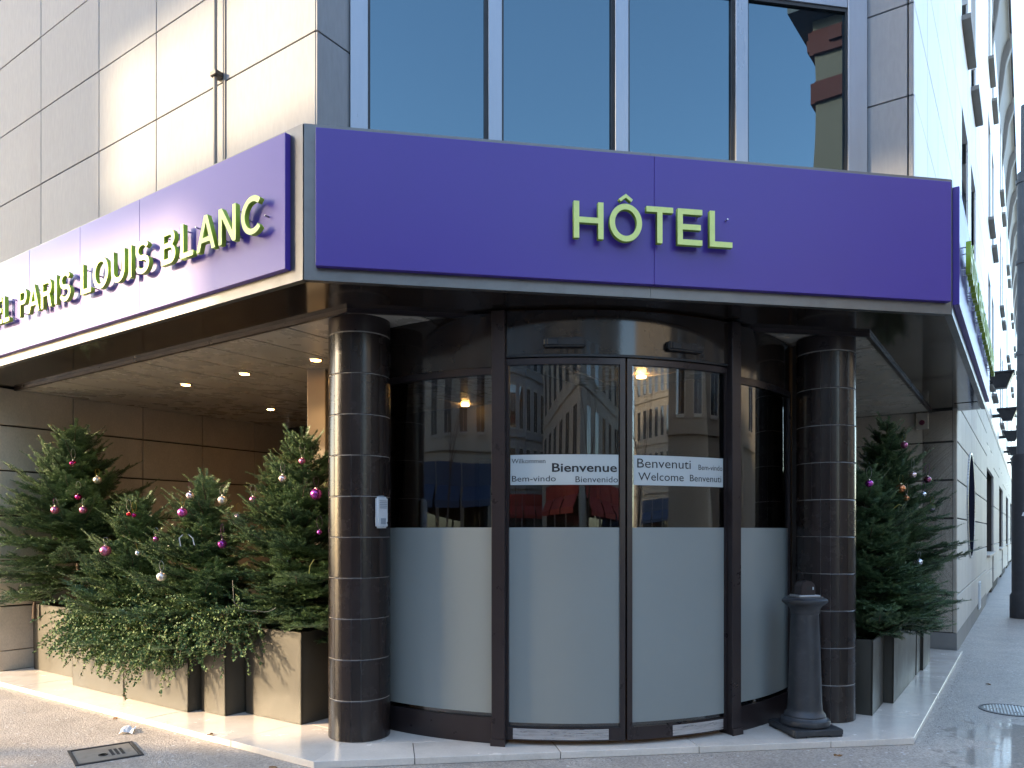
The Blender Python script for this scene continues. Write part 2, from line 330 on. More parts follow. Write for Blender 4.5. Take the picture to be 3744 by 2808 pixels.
for F, reg, x0, x1, y0, y1, dx, dy, off in ((FL, RL, -5.7, 3, .15, 4.4, 1.16, .72, .0), (FC, RC, -.3, 5, 0, 4.6, 1.02, .62, .4), (FR, RR, -1.5, 5, .15, 4.4, 1.05, .60, .3)):
    ix = int((x1-x0)/dx)+1; iy = int((y1-y0)/dy)+1
    for j in range(iy):
        for i in range(-1, ix):
            a = x0+(i+off*(j%2))*dx; b = y0+j*dy
            if j > 3: continue
            cell = [wxy(F,a+.003,b+.003), wxy(F,a+dx-.003,b+.003), wxy(F,a+dx-.003,b+dy-.003), wxy(F,a+.003,b+dy-.003)]
            c = clip(cell, reg)
            if len(c) > 2 and area(c) > .004: MB().prism(c, -.048, random.uniform(-.0012,.0006)).ob('slab', M['marble'], plat, bevel=.002)

# ================================================================== HOTEL BUILDING
hotel = thing('hotel_building', 'pale stone corner hotel building with blue mirrored windows and purple canopy', 'building', Matrix.Translation((1.2, 8.0, 0)))
def panels(F, xs, zs, y, mt, th=.03, gap=.012, name='cladding_panel', skip=None, bev=.002):
    for a, b in zip(xs[:-1], xs[1:]):
        for c, d in zip(zs[:-1], zs[1:]):
            if skip and skip(a, b, c, d): continue
            MB().box(a+gap/2, b-gap/2, y+random.uniform(0,.0015), y+th, c+gap/2, d-gap/2).ob(name, mt, hotel, F, bevel=bev)
# core mass (dark, behind the cladding)
core = [wxy(FL,-30,.49), wxy(FL,-.44,.49), wxy(FL,-.44,.80), wxy(FG,.1,.12), wxy(FG,4.2,.12), wxy(FR,.58,.70), wxy(FR,.58,.345), wxy(FR,5.6,.345), wxy(FR,5.6,.62), wxy(FR,62,.62), wxy(FR,62,25), wxy(FL,-30,25)]
MB().prism(core, 3.40, 15.6).ob('wall_core', M['joint'], hotel)
ZR = [4.18, 5.165, 5.928, 6.691, 7.454, 8.217, 8.98, 9.743]
panels(FL, [-8.9,-7.8,-6.7,-5.67,-4.618,-3.444,-2.467,-1.495,-.40], ZR[:6], .45, M['stone_up'])
MB().box(-30,-8.9,.45,.48,4.18,15.6).ob('upper_wall', M['stone_up'], hotel, FL); MB().box(-8.9,-.4,.45,.48,8.22,15.6).ob('upper_wall', M['stone_up'], hotel, FL)
# left pier return: thin panel edge then the return panels
FLr = sub(FL, -.394, .45, 0, 90)                          # x runs inward, faces +x of the left facade
panels(FLr, [.0, .33], ZR[:6], -.004, M['stone_up'], th=.04)
FRr = sub(FR, .535, .31+.36, 0, -90)                      # right pier return, x runs from deep to near
panels(FRr, [.0, .315, .36], ZR[:6], 0, M['stone_up'], th=.04)
colx = [.535+.004, 1.53, 2.51, 3.55, 4.7, 5.85]
panels(FR, colx, ZR[:8], .31, M['stone_right'], gap=.014)
panels(FR, [7.15, 7.9], ZR[:8], .31, M['stone_right'], gap=.014)
panels(FR, [9.15, 10.2, 11.2, 12.2, 13.2, 14.05], ZR[:8], .31, M['stone_right'], gap=.014)
FLO = [(5.05,7.58),(8.80,11.3),(12.5,14.9)]
wins = [5.85,7.15,7.9,9.15]
pos = []
def slabw(*a): MB().box(*a).ob('upper_wall', M['stone_right'], hotel, FR)
for k in range(7):
    x0 = 8.2*k
    for a, b in ((5.85,7.15),(7.9,9.15)): pos.append((a+x0, b+x0))
for i, (a, b) in enumerate(pos):
    nx = pos[i+1][0] if i+1 < len(pos) else 64
    z0 = 4.18 if b > 14 else 9.743
    slabw(b, nx, .312, .60, z0, 15.6)
    zz = 3.45
    for (c, d) in FLO+[(15.6,15.6)]:
        slabw(a, b, .313, .60, zz, c)
        zz = d
slabw(.54, 5.85, .312, .34, 9.743, 15.6)
for (a, b) in pos:
    for fl, (c, d) in enumerate(FLO):
        w = MB()
        t = .05
        w.box(a, a+t, .47, .53, c, d).box(b-t, b, .47, .53, c, d).box(a+t, b-t, .47, .53, d-t, d).box(a+t, b-t, .47, .53, c, c+t).box(a+t, b-t, .475, .525, c+(d-c)*.45, c+(d-c)*.45+.05)
        wo = w.ob('window', M['win_alu'], hotel, FR)
        MB().box(a+t, b-t, .50, .505, c+t, d-t).ob('pane', M['glass_far'], wo, FR)
        MB().box(a-.04, b+.04, .20, .47, c-.07, c-.0).ob('sill', M['plinth'], wo, FR)
# cornice: a cavetto shell carried on brackets
prof = [(.31,15.0),(.31,16.9)]
cav = [(.31-.28*(1-math.cos(t*math.pi/2)), 15.0+1.6*math.sin(t*math.pi/2)) for t in np.linspace(0,1,9)]
for i in range(14):
    x0 = .6+i*4.1; m = MB(); n = 9
    for x in (x0+.3, x0+4.1): m.v += [(x, y, z) for y, z in cav] + [(x, .31, 16.75), (x, .03, 16.75)]
    k = 11; idx = list(range(9))+[10, 9]
    m.f += [(idx[j], idx[(j+1)%k], k+idx[(j+1)%k], k+idx[j]) for j in range(k)] + [tuple(idx), tuple(k+j for j in idx[::-1])]
    m.ob('cornice_shell', M['concrete'], hotel, FR, smooth=40)
    b = MB(); pr = [(.31,14.5),(.31,16.8),(-.02,16.8),(-.02,16.35),(.12,15.9),(.2,15.2)]
    b.v += [(x0, y, z) for y, z in pr]+[(x0+.3, y, z) for y, z in pr]; k = 6
    b.f += [(j, (j+1)%k, k+(j+1)%k, k+j) for j in range(k)]+[tuple(range(k)), tuple(range(2*k-1,k-1,-1))]
    b.ob('cornice_bracket', M['concrete'], hotel, FR, bevel=.02)
MB().box(.3, 60, -.03, .31, 16.8, 17.0).ob('roof_edge', M['plinth'], hotel, FR)
# --- chamfer windows
gx = [.005,.137,1.04,1.161,2.062,2.186,3.089,3.212,4.122,4.30]
for a, b in ((.005,.137),(4.122,4.30)): MB().box(a, b, -.03, .06, 4.1, 8.0).ob('window_jamb', M['win_alu'], hotel, FG, bevel=.004)
for a, b in ((1.04,1.161),(2.062,2.186),(3.089,3.212)):
    MB().box(a+.014, b, -.035, .06, 4.1, 8.0).ob('mullion', M['win_alu'], hotel, FG, bevel=.003)
    MB().box(a, a+.014, -.015, .05, 4.1, 8.0).ob('gasket', M['dark'], hotel, FG)
for i, (a, b) in enumerate(((.137,1.04),(1.161,2.062),(2.186,3.089),(3.212,4.122))):
    w = MB().box(a, b, -.02, .05, 5.985, 6.09).ob('window', M['win_alu'], hotel, FG, bevel=.003)
    MB().box(a, a+.016, -.01, .05, 4.1, 5.985).box(b-.016, b, -.01, .05, 4.1, 5.985).box(a+.016, b-.016, -.01, .05, 5.955, 5.985).ob('gasket', M['dark'], w, FG)
    tl = random.uniform(-.35,.35); tv = random.uniform(-.15,.15)
    MB().box(a+.016, b-.016, .012, .02, 4.1, 5.955).ob('pane', M['glass_up'], w, FG @ Matrix.Translation((0,0,0)))
    MB().box(a, b, .012, .02, 6.09, 8.0).ob('pane', M['glass_up'], w, FG)
# drainpipe on the left facade
dp = MB().tube([FL @ Vector((-1.53,.40,z)) for z in (4.1,6,8.3)], .016, 10).ob('drainpipe', M['plinth'], hotel, smooth=60)
MB().box(-1.56,-1.48,.37,.45,5.19,5.23).ob('pipe_clip', M['dark'], dp, FL, bevel=.006)
MB().box(-1.483,-1.462,.440,.45,4.18,8.3).ob('cover_strip', M['plinth'], hotel, FL)

# --- ground floor: recess end walls, inner walls, right base
def courses(F, x0, x1, vj, mt=None, flip=False, th=.05, zs=(.217,.722,1.23,1.735,2.24,2.747,3.17), y=0):
    xs = [x0]+[v for v in vj if x0 < v < x1]+[x1]
    for c, d in zip(zs[:-1], zs[1:]):
        for a, b in zip(xs[:-1], xs[1:]):
            MB().box(a+.004, b-.004, y, y+th, c+.009, d-.009).ob('stone_block', mt or M['stone_base'], hotel, F, bevel=.005)
FRL = sub(FL, -5.61, .45, 0, 90)                          # left recess end wall, x runs inward
courses(FRL, 0, 3.96, [.79,1.65,2.5,3.35])
MB().box(0,3.96,.0,.04,0,.217).ob('plinth', M['stone_base'], hotel, FRL, bevel=.004)
MB().box(0,3.96,.05,.5,-.1,3.35).ob('wall_core', M['joint'], hotel, FRL)
FRR = sub(FR, 5.0, 4.31, 0, -90)                          # right recess end wall, x runs toward the street
courses(FRR, 0, 3.955, [1.2,2.1])
courses(FRR, 3.955, 4.0, [], zs=(.217,3.17))
MB().box(0,4.0,-.012,.04,-.05,.217).ob('plinth', M['plinth'], hotel, FRR, bevel=.004)
MB().box(0,3.95,.05,.4,-.1,3.35).ob('wall_core', M['joint'], hotel, FRR)
# street side of the right base: solid pier, then window bays
FB = sub(FR, 0, .31)
M['stone_street'] = mat('street_lit_limestone', (.46,.43,.385), .6, var=.12, scale=2.5, stretch=(1,1,.3), fine=.06, fscale=60, rnd=.04, dirt=(.27,.24,.20,1), dirt_amt=.4, dirt_scale=1.5)  # same limestone as the recess walls, colour toned for the open street light
ZB = (.217,.722,1.23,1.735,2.24,2.747,3.25,3.75,4.17)
courses(FB, 5.0, 13.3, [6.6,8.0,9.4,10.75,12.05], zs=ZB, mt=M['stone_street'])
MB().box(5.0,13.3,.05,.4,-.1,4.17).ob('wall_core', M['joint'], hotel, FB); MB().box(5.0,13.3,.012,.049,-.06,.217).ob('plinth', M['plinth'], hotel, FB)
for k in range(5):
    a = 13.3+8.2*k
    courses(FB, a+3.9, a+8.2, [a+6], zs=(.217,1.23,2.24,3.25,4.17), y=.0, mt=M['stone_street'])
    MB().box(a+3.9,a+8.2,.05,.4,-.1,4.17).ob('wall_core', M['joint'], hotel, FB)
    courses(FB, a, a+3.9, [a+1.95], zs=(.1,.6,.98), y=.03, mt=M['stone_street'])
    courses(FB, a, a+3.9, [], zs=(3.0,3.55,4.17), y=.0, mt=M['stone_street'])
    w = MB().box(a+.06,a+.14,.22,.30,1.0,3.0).box(a+1.9,a+1.98,.22,.30,1.0,3.0).box(a+3.76,a+3.84,.22,.30,1.0,3.0).ob('window', M['bronze'], hotel, FB)
    MB().box(a+.0,a+3.9,.26,.265,1.0,3.0).ob('pane', M['glass_far'], w, FB)
    MB().box(a-.05,a+3.95,-.07,.3,.985,1.04).ob('sill', M['stone_base'], w, FB, bevel=.005)
    MB().box(a,a+3.9,.30,.6,-.1,4.17).ob('wall_core', M['joint'], hotel, FB)
MB().box(5.0,55,-.006,.3,4.17,4.3).ob('string_course', M['stone_base'], hotel, FB)
# inner walls of the recess, either side of the drum
MB().box(-5.61,2.2,4.41,4.6,-.05,3.4).ob('inner_wall', M['lobby'], hotel, FL)
MB().box(-.3,5.0,3.6,3.8,-.05,3.4).ob('inner_wall', M['lobby'], hotel, FR)
dr = MB().box(-1.9,-.9,4.30,4.36,0,2.55).ob('back_door', M['bronze'], hotel, FL); MB().box(-1.82,-.98,4.285,4.30,.1,2.45).ob('pane', M['glass_far'], dr, FL)
px = FL @ Vector((-2.06,2.06,0))
MB().box(-2.00,-1.82,7.42,7.6,0,3.17).ob('pillar', M['white_panel'], hotel, Matrix.Translation((-.02,0,0)), bevel=.006)

# ================================================================== CANOPY
canopy = thing('entrance_canopy', 'grey metal rimmed canopy wrapping the hotel corner above the entrance', 'canopy', fr(PL, 0))
def inset(y, z0, z1, y1, xa=-8, xb=5.22):                # ring between offsets y and y1 along the three fascias
    def line(d):
        a = wxy(FL, xa, d); e = wxy(FR, xb, d)
        # mitred corners
        def inter(F1, F2):
            p, r = Vector(wxy(F1,0,d)), Vector(wxy(F1,1,d))-Vector(wxy(F1,0,d)); q, s = Vector(wxy(F2,0,d)), Vector(wxy(F2,1,d))-Vector(wxy(F2,0,d))
            t = ((q-p).x*s.y-(q-p).y*s.x)/(r.x*s.y-r.y*s.x); return tuple(p+r*t)
        return [a, inter(FL, FC), inter(FC, FR), e]
    o, i = line(y), line(y1); m = MB()
    for k in range(3): m.prism([o[k], o[k+1], i[k+1], i[k]], z0, z1)
    return m
for k, nm in enumerate(('fascia',)):
    inset(.012, 3.19, 4.165, .6).ob('body', M['alu'], canopy)
# separate trim faces along each side (butt at the corners)
def trim(F, x0, x1, joints):
    xs = [x0]+joints+[x1]
    for a, b in zip(xs[:-1], xs[1:]):
        MB().box(a+.001, b-.001, .0, .012, 4.10, 4.172).box(a+.001, b-.001, .012, .56, 4.166, 4.172).ob('top_trim', M['alu'], canopy, F)
        MB().box(a+.001, b-.001, .0, .012, 3.17, 3.262).box(a+.001, b-.001, .012, .05, 3.17, 3.18).ob('bottom_trim', M['alu'], canopy, F)
trim(FL, -8, -.002, [-4.4,-1.83]); trim(FC, .006, 4.668, [2.33]); trim(FR, .002, 5.22, [2.6])
for F, a, b in ((FL,-.118,-.002),(FC,.006,.08),(FC,4.625,4.668),(FR,.002,.06)): MB().box(a, b, .0, .012, 3.262, 4.10).ob('corner_trim', M['alu'], canopy, F)
inset(.05, 3.178, 3.189, .6, -8, 5.0).ob('soffit', M['soffit'], canopy)
inset(.6, 3.146, 3.20, .63, -5.61, 5.0).ob('soffit_lip', M['bronze'], canopy)
MB().box(4.55, 5.22, .06, .31, 3.172, 3.18).ob('soffit_end', M['soffit'], canopy, FR)
cl = [wxy(FL,-5.61,.635), wxy(FL,-.262,.635), wxy(FC,.262,.635), wxy(FC,4.402,.635), wxy(FR,.274,.635), wxy(FR,5.0,.635), wxy(FR,5.0,4.4), wxy(FL,-5.61,4.4)]
MB().prism(cl, 3.172, 3.19).ob('ceiling_back', M['ceiling'], canopy)
x = -5.61+.41
xs = [-5.61,-5.2,-4.672,-4.15,-3.63,-3.10,-2.568,-2.039,-1.505,-.97,-.44,.09]
for a, b in zip(xs[:-1], xs[1:]): MB().prism(clip([wxy(FL,a+.011,.64), wxy(FL,b-.011,.64), wxy(FL,b-.011,4.4), wxy(FL,a+.011,4.4)], cl), 3.158, 3.1675).ob('ceiling_slat', M['ceiling'], canopy)
MB().prism(clip([wxy(FL,-5.61,.64), wxy(FL,.085,.64), wxy(FL,.085,4.39), wxy(FL,-5.61,4.39)], cl), 3.1675, 3.1712).ob('slat_backing', M['joint'], canopy)
for i in range(8): MB().box(.75+.53*i+.003, .75+.53*(i+1)-.003, .632, 3.6, 3.162, 3.172).ob('ceiling_slat', M['ceiling'], canopy, FR)
for i, (lx, ly) in enumerate(((-3.55,8.19),(-2.71,7.63),(-1.83,7.02),(-3.15,9.82))):
    T = thing('downlight', ['recessed ceiling spotlight farthest from the tiled column, lit amber','middle lit ceiling spotlight of the front row above the firs','lit ceiling spotlight nearest the tiled column','small lit ceiling spotlight deepest inside the recess'][i], 'spotlight', Matrix.Translation((lx,ly,3.162)), 'recessed spotlights in the beige ceiling')
    r = MB(); r.lathe([(.048,-.001),(.064,-.012),(.068,-.004),(.066,.0)], 28); r.ob('rim', M['chrome'], T, WM[T.name], smooth=50)
    MB().lathe([(.038,-.014),(.046,-.012)], 24).ob('lens', M['lampglow'], T, WM[T.name])
    ld = bpy.data.lights.new('spot_glow', 'SPOT'); ld.energy = 4; ld.color = (1,.60,.26); ld.spot_size = R_(110); ld.spot_blend = .6; ld.shadow_soft_size = .03
    lo = bpy.data.objects.new('lamp_light', ld); link(lo, T, Matrix.Translation((lx,ly,3.14)))

# ================================================================== LETTERING
def ribbon(pts, t, closed=False):
    pts = [Vector(p) for p in pts]; n = len(pts); l, r = [], []
    for i, p in enumerate(pts):
        a = pts[i-1] if i else p; b = pts[i+1] if i < n-1 else p
        d1 = (p-a).normalized() if i else (b-p).normalized(); d2 = (b-p).normalized() if i < n-1 else d1
        m = d1+d2; m.normalize(); nn = Vector((-m.y, m.x)); k = t/2/max(.3, nn.dot(Vector((-d1.y, d1.x))))
        l.append(p+nn*k); r.append(p-nn*k)
    return [tuple(q) for q in l+r[::-1]]
def ell(cx, cy, rx, ry, a0, a1, n=28): return [(cx+rx*math.cos(R_(a0+(a1-a0)*i/n)), cy+ry*math.sin(R_(a0+(a1-a0)*i/n))) for i in range(n+1)]
t = .152
def glyph(ch, w):
    if ch == 'H': return [[(0,0),(t,0),(t,.5-t/2),(w-t,.5-t/2),(w-t,0),(w,0),(w,1),(w-t,1),(w-t,.5+t/2),(t,.5+t/2),(t,1),(0,1)]]
    if ch == 'T': return [[(w/2-t/2,0),(w/2+t/2,0),(w/2+t/2,1-t),(w,1-t),(w,1),(0,1),(0,1-t),(w/2-t/2,1-t)]]
    if ch == 'L': return [[(0,0),(w,0),(w,t),(t,t),(t,1),(0,1)]]
    if ch == 'I': return [[(0,0),(t,0),(t,1),(0,1)]]
    if ch == 'E': return [[(0,0),(w,0),(w,t),(t,t),(t,.5-t/2),(w*.94,.5-t/2),(w*.94,.5+t/2),(t,.5+t/2),(t,1-t),(w,1-t),(w,1),(0,1)]]
    if ch in 'OÔ':
        g = [ell(w/2,.5,w/2,.515,0,360,48)[:-1], ell(w/2,.5,w/2-t,.515-t,0,360,48)[:-1]]
        if ch == 'Ô': g.append(ribbon([(w/2-.175,1.105),(w/2,1.235),(w/2+.175,1.105)], .085))
        return g
    if ch == 'C': return [ribbon(ell(w*.53,.5,w*.53-t/2,.515-t/2,47,313,36), t)]
    if ch == 'S':
        ry1, ry2 = .5*(.515+.02)-t/4, .5*(.515+.02)-t/4+.01; rx = w/2-t/2
        up = ell(w/2, 1.015-t/2-ry1, rx*.93, ry1, 22, 270, 26); cyb = -.015+t/2+ry2
        dn = [(w/2+rx*math.cos(R_(a)), cyb+(1.015-t/2-2*ry1-cyb)*math.sin(R_(a)) if a > 0 else cyb+ry2*math.sin(R_(a))) for a in np.linspace(88,-158,28)]
        return [ribbon(up+dn, t)]
    if ch == 'U':
        r = w/2-t/2
        return [ribbon([(t/2,1)]+[(t/2,r+.0+t/2-.015)]+ell(w/2,r+t/2-.015,r,r,180,360,22)[1:-1]+[(w-t/2,r+t/2-.015),(w-t/2,1)], t)]
    if ch == 'A':
        h = t*1.06; x1 = w/2
        k = (x1-h/2)/1.0
        return [[(0,0),(h,0),(h+k*.24,.24),(w-h-k*.24,.24),(w-h,0),(w,0),(x1+h/2,1),(x1-h/2,1)], [(h+k*(.24+t*.9),.24+t*.9),(x1,.80),(w-h-k*(.24+t*.9),.24+t*.9)][::-1]]
    if ch == 'N': return [[(0,0),(t,0),(t,.72),(w-t,0),(w,0),(w,1),(w-t,1),(w-t,.28),(t,1),(0,1)]]
    if ch in 'PR':
        yb = .42; r = (1-yb)/2; g = [[(0,0),(t,0),(t,yb),(w-r,yb)]+ell(w-r,1-r,r,r,-90,90,18)[1:]+[(0,1)],
             [(t,yb+t),(t,1-t)]+ell(w-r,1-r,r-t,r-t,90,-90,14)]
        if ch == 'R': g.append([(w-.20-t*.62,yb-.0005),(w-t*1.12,0),(w,0),(w-.20+t*.45,yb-.0005)])
        return g
    if ch == 'B':
        r1, r2 = .24, .275; wt = w*.95
        return [[(0,0),(w-r2,0)]+ell(w-r2,r2,r2,r2,-90,62,14)[1:]+ell(wt-r1,1-r1,r1,r1,-58,90,14)+[(0,1)],
                [(t,t),(t,.55-t*.5)]+ell(w-r2-.01,t+(.55-t*1.5)/2,r2-t,(.55-t*1.5)/2,90,-90,12),
                [(t,.55+t*.5),(t,1-t)]+ell(wt-r1-.01,(1-t+.55+t*.5)/2,r1-t,(1-t-.55-t*.5)/2,90,-90,12)]
def curve_mesh(name, loops, depth, mats, bevel=0):
    cu = bpy.data.curves.new(name, 'CURVE'); cu.dimensions = '2D'; cu.fill_mode = 'BOTH'; cu.extrude = depth/2; cu.bevel_depth = bevel; cu.bevel_resolution = 0
    for lp in loops:
        s = cu.splines.new('POLY'); s.points.add(len(lp)-1); s.use_cyclic_u = True
        for p, q in zip(s.points, lp): p.co = (q[0], q[1], 0, 1)
    o = bpy.data.objects.new(name, cu); COL.objects.link(o); dg = bpy.context.evaluated_depsgraph_get()
    me = bpy.data.meshes.new_from_object(o.evaluated_get(dg)); bpy.data.objects.remove(o); bpy.data.curves.remove(cu)
    me.name = name; me.materials.clear()
    for m in mats: me.materials.append(m)
    return me
HCAP = .246; ROTX = Matrix.Rotation(R_(90), 4, 'X')
def letters(F, sign, items, y, bolts=True):
    for ch, x0, x1 in items:
        w = (x1-x0)/HCAP
        loops = [[(p[0]*HCAP, p[1]*HCAP) for p in lp] for lp in glyph(ch, w)]
        me = curve_mesh('letter', loops, .034, [M['lime'], M['lime_side']])
        for p in me.polygons: p.material_index = 0 if p.normal.z > .9 else 1
        o = inst('letter', me, sign, F @ Matrix.Translation((x0, y-.048, 3.511)) @ ROTX)
        if bolts:
            b = MB()
            for bx, bz in ((.02,.04),(.02,.21),((x1-x0)-.02,.04),((x1-x0)-.02,.21)):
                if ch == 'I' and bx > .03: continue
                if ch in 'OCSÔU': bz = .125 if bx < .03 else .11
                if ch in 'AT' : bx = (x1-x0)/2; bz = .21
                b.tube([(x0+bx, y-.033, 3.511+bz), (x0+bx, y, 3.511+bz)], .0055, 8)
            tag(b.ob('standoff_bolts', M['steel'], o, F), kind='stuff')
def sign(F, x0, x1, seams, label, items, ybase=0.0, bolts=True):
    s = thing('purple_sign', label, 'sign', sub(F, x0, -.045, 3.25))
    xs = [x0]+seams+[x1]
    for a, b in zip(xs[:-1], xs[1:]): MB().box(a+.0008, b-.0008, -.045, .0, 3.25, 4.132).ob('sign_panel', M['purple'], s, F, bevel=.0025)
    letters(F, s, items, -.045, bolts); return s
W_L = [('H',-4.86,-4.66),('Ô',-4.63,-4.41)]
LI = [('H',-4.92,-4.72),('Ô',-4.69,-4.47),('T',-4.455,-4.275),('E',-4.25,-4.115),('L',-4.085,-3.955),('P',-3.766,-3.60),('A',-3.585,-3.36),('R',-3.325,-3.135),('I',-3.075,-3.03),('S',-2.991,-2.80),
      ('L',-2.623,-2.46),('O',-2.427,-2.19),('U',-2.144,-1.945),('I',-1.885,-1.845),('S',-1.792,-1.60),('B',-1.439,-1.255),('L',-1.191,-1.035),('A',-.995,-.775),('N',-.737,-.545),('C',-.487,-.262)]
sign(FL, -7.6, -.118, [-6.5,-5.55,-4.62,-3.70,-2.771,-1.846], 'purple sign with lime letters PARIS LOUIS BLANC, glowing in sunlight above the firs', LI)
sign(FC, .082, 4.632, [2.341], 'wide shaded purple sign reading HÔTEL in lime letters above the curved door',
     [('H',1.757,1.962),('Ô',2.004,2.231),('T',2.262,2.452),('E',2.484,2.662),('L',2.716,2.882)])
k = 1.0; RI = []; 
for ch, a, b in LI: RI.append((ch, a+5.12, b+5.12))
sign(FR, .05, 5.15, [2.6], 'purple sign seen edge on along the right street with lime letters', RI)

# ================================================================== TILED COLUMNS
NT = 20; RC_ = .232; rows = [0,.304,.607,.909,1.211,1.513,1.816,2.119,2.422,2.725,3.028]
tmesh = []
for v in range(3):                                       # three slightly different hand-made tiles, shared by all copies
    m = MB(); a0, a1 = -9+.28, 9-.28; h = .3025-.0045; ro = RC_+random.uniform(-.0008,.0008)
    n = 4; prof = [(ro-.012,0),(ro-.003,.0),(ro,.004),(ro,h-.004),(ro-.003,h),(ro-.012,h)]
    for i in range(n+1):
        f = i/n; a = R_(a0+(a1-a0)*f); e = .0022 if i in (0,n) else 0
        for r, z in prof: q_ = (r-e)/math.cos(a)*(1+.0012*math.sin(math.pi*f)); m.v.append((q_*math.sin(a), -q_*math.cos(a), z))   # nearly flat faces
    k = len(prof)
    for i in range(n):
        for j in range(k-1): m.f.append((i*k+j, (i+1)*k+j, (i+1)*k+j+1, i*k+j+1))
    m.f.append(tuple(range(k))); m.f.append(tuple(n*k+j for j in range(k-1,-1,-1)))
    tmesh.append(m.mesh('tile', M['tile'], smooth=14))
for i, (cx, cy) in enumerate(((-1.168,5.768),(2.64,6.335))):
    T = thing('tiled_column', ['round dark brown tiled column left of the door, its edge sunlit','round dark brown tiled column right of the door behind the bollard'][i], 'column', Matrix.Translation((cx,cy,0)) @ Matrix.Rotation(R_(5+8*i),4,'Z'), 'tiled columns beside the curved door')
    MB().lathe([(RC_-.004,.0),(RC_-.004,3.03),(RC_-.002,3.03),(RC_-.002,3.163)], 60).ob('grout_core', M['grout'], T, WM[T.name], smooth=30)
    MB().lathe([(RC_+.001,3.034),(RC_+.001,3.1625)], 60).ob('collar', M['bronze'], T, WM[T.name], smooth=30)
    for j in range(10):
        for q in range(NT):
            mt = WM[T.name] @ Matrix.Rotation(2*math.pi*q/NT + R_(random.uniform(-.12,.12)), 4, 'Z') @ Matrix.Translation((0, random.uniform(-.0006,.0006), rows[j]+.0025+random.uniform(-.0006,.0006)))
            inst('tile', random.choice(tmesh), T, mt)

# ================================================================== CURVED DOOR
FD = sub(FC, 2.250, 2.640)                               # centre of the drum
door = thing('curved_entrance_door', 'curved glass sliding entrance door with dark bronze posts and frosted lower glass', 'door', FD)
RD = 2.33
def leaf(name, a0, a1, st0, st1, zb, zt, rb, rt, film_top=1.585):
    o = MB().arc(RD-.03, RD+.022, a0, a0+st0, zb, zt, 2).arc(RD-.03, RD+.022, a1-st1, a1, zb, zt, 2).arc(RD-.028, RD+.02, a0+st0, a1-st1, zt-rt, zt, 14).arc(RD-.028, RD+.02, a0+st0, a1-st1, zb, zb+rb, 14).ob(name, M['bronze'], door, FD, smooth=40)
    MB().arc(RD-.006, RD+.004, a0+st0, a1-st1, zb+rb, zt-rt, 20).ob('glass', M['glass_door'], o, FD, smooth=40)
    MB().arc(RD+.0042, RD+.0052, a0+st0, a1-st1, zb+rb+.03, film_top, 20).ob('frosted_film', M['frost'], o, FD, smooth=40)
    return o
PA = 22.6
l1 = leaf('sliding_leaf', -21.4, -.18, .42, .95, .035, 2.815, .095, .045)
l2 = leaf('sliding_leaf', .18, 21.4, .95, .42, .035, 2.815, .095, .045)
s1 = leaf('side_light', -47.2, -PA-1.05, .8, .35, .0, 2.76, .19, .05); s2 = leaf('side_light', PA+1.05, 47.2, .35, .8, .0, 2.76, .19, .05)
for l, a, b in ((l1,-20.2,-3.2),(l2,9.0,20.4)): MB().arc(RD+.0205, RD+.023, a, b, .045, .122, 10).ob('steel_plate', M['steel'], l, FD, smooth=40)
for sg in (-1, 1):
    f = FD @ Matrix.Rotation(R_(sg*PA), 4, 'Z')
    p = MB().box(-.05,.05,-RD-.075,-RD+.06,.0,3.16).ob('post', M['bronze'], door, f, bevel=.004)
    MB().box(-.055,.055,-RD-.09,-RD-.077,.0,.05).ob('foot', M['bronze'], p, f)
hd = MB().arc(RD-.05, RD+.03, -PA+1.25, PA-1.25, 2.84, 3.16, 24).arc(RD-.05, RD+.012, -47.2, -PA-1.25, 2.765, 3.16, 14).arc(RD-.05, RD+.012, PA+1.25, 47.2, 2.765, 3.16, 14).ob('header', M['soffit'], door, FD, smooth=40)
MB().arc(RD-.02, RD+.034, -PA+1.25, PA-1.25, 2.822, 2.838, 24).ob('header_gasket', M['dark'], door, FD, smooth=40)
for a in (-11.1, 11.1):
    f = FD @ Matrix.Rotation(R_(a), 4, 'Z'); s = MB().box(-.155,.155,-RD-.075,-RD-.02,2.885,2.952).ob('motion_sensor', M['black_plastic'], door, f, bevel=.012, seg=3)
    MB().box(-.125,-.05,-RD-.083,-RD-.076,2.897,2.94).ob('lens', M['dark'], s, f, bevel=.004)
# lettering band on the two leaves
def text_mesh(txt, size, bold=0):
    cu = bpy.data.curves.new('text', 'FONT'); cu.body = txt; cu.size = size; cu.fill_mode = 'BOTH'; cu.offset = bold; cu.resolution_u = 3
    o = bpy.data.objects.new('text', cu); COL.objects.link(o); dg = bpy.context.evaluated_depsgraph_get(); dg.update()
    me = bpy.data.meshes.new_from_object(o.evaluated_get(dg)); bpy.data.objects.remove(o); bpy.data.curves.remove(cu); return me
def on_arc(txt, a_left, a_right, z, cap, leafo, bold=0):
    me = text_mesh(txt, 1.0, bold); co = np.empty(len(me.vertices)*3, np.float32); me.vertices.foreach_get('co', co); co = co.reshape(-1,3)
    x0, x1 = co[:,0].min(), co[:,0].max()
    capH = {'g':.7}.get('g'); ysc = cap/.70
    a = np.radians(a_left + (co[:,0]-x0)/(x1-x0)*(a_right-a_left)); r = RD+.0066
    out = np.stack([r*np.sin(a), -r*np.cos(a), z+co[:,1]*ysc], 1); me.vertices.foreach_set('co', out.astype(np.float32).ravel()); me.update()
    me.materials.clear(); me.materials.append(M['ink']); me.name = 'lettering'
    inst('lettering', me, leafo, FD)
for l, a, b in ((l1,-20.75,-1.3),(l2,1.5,20.75)): MB().arc(RD+.0042, RD+.0056, a, b, 1.895, 2.115, 16).ob('welcome_band', M['band'], l, FD, smooth=40)
fa = lambda f, a, b: a+(b-a)*f
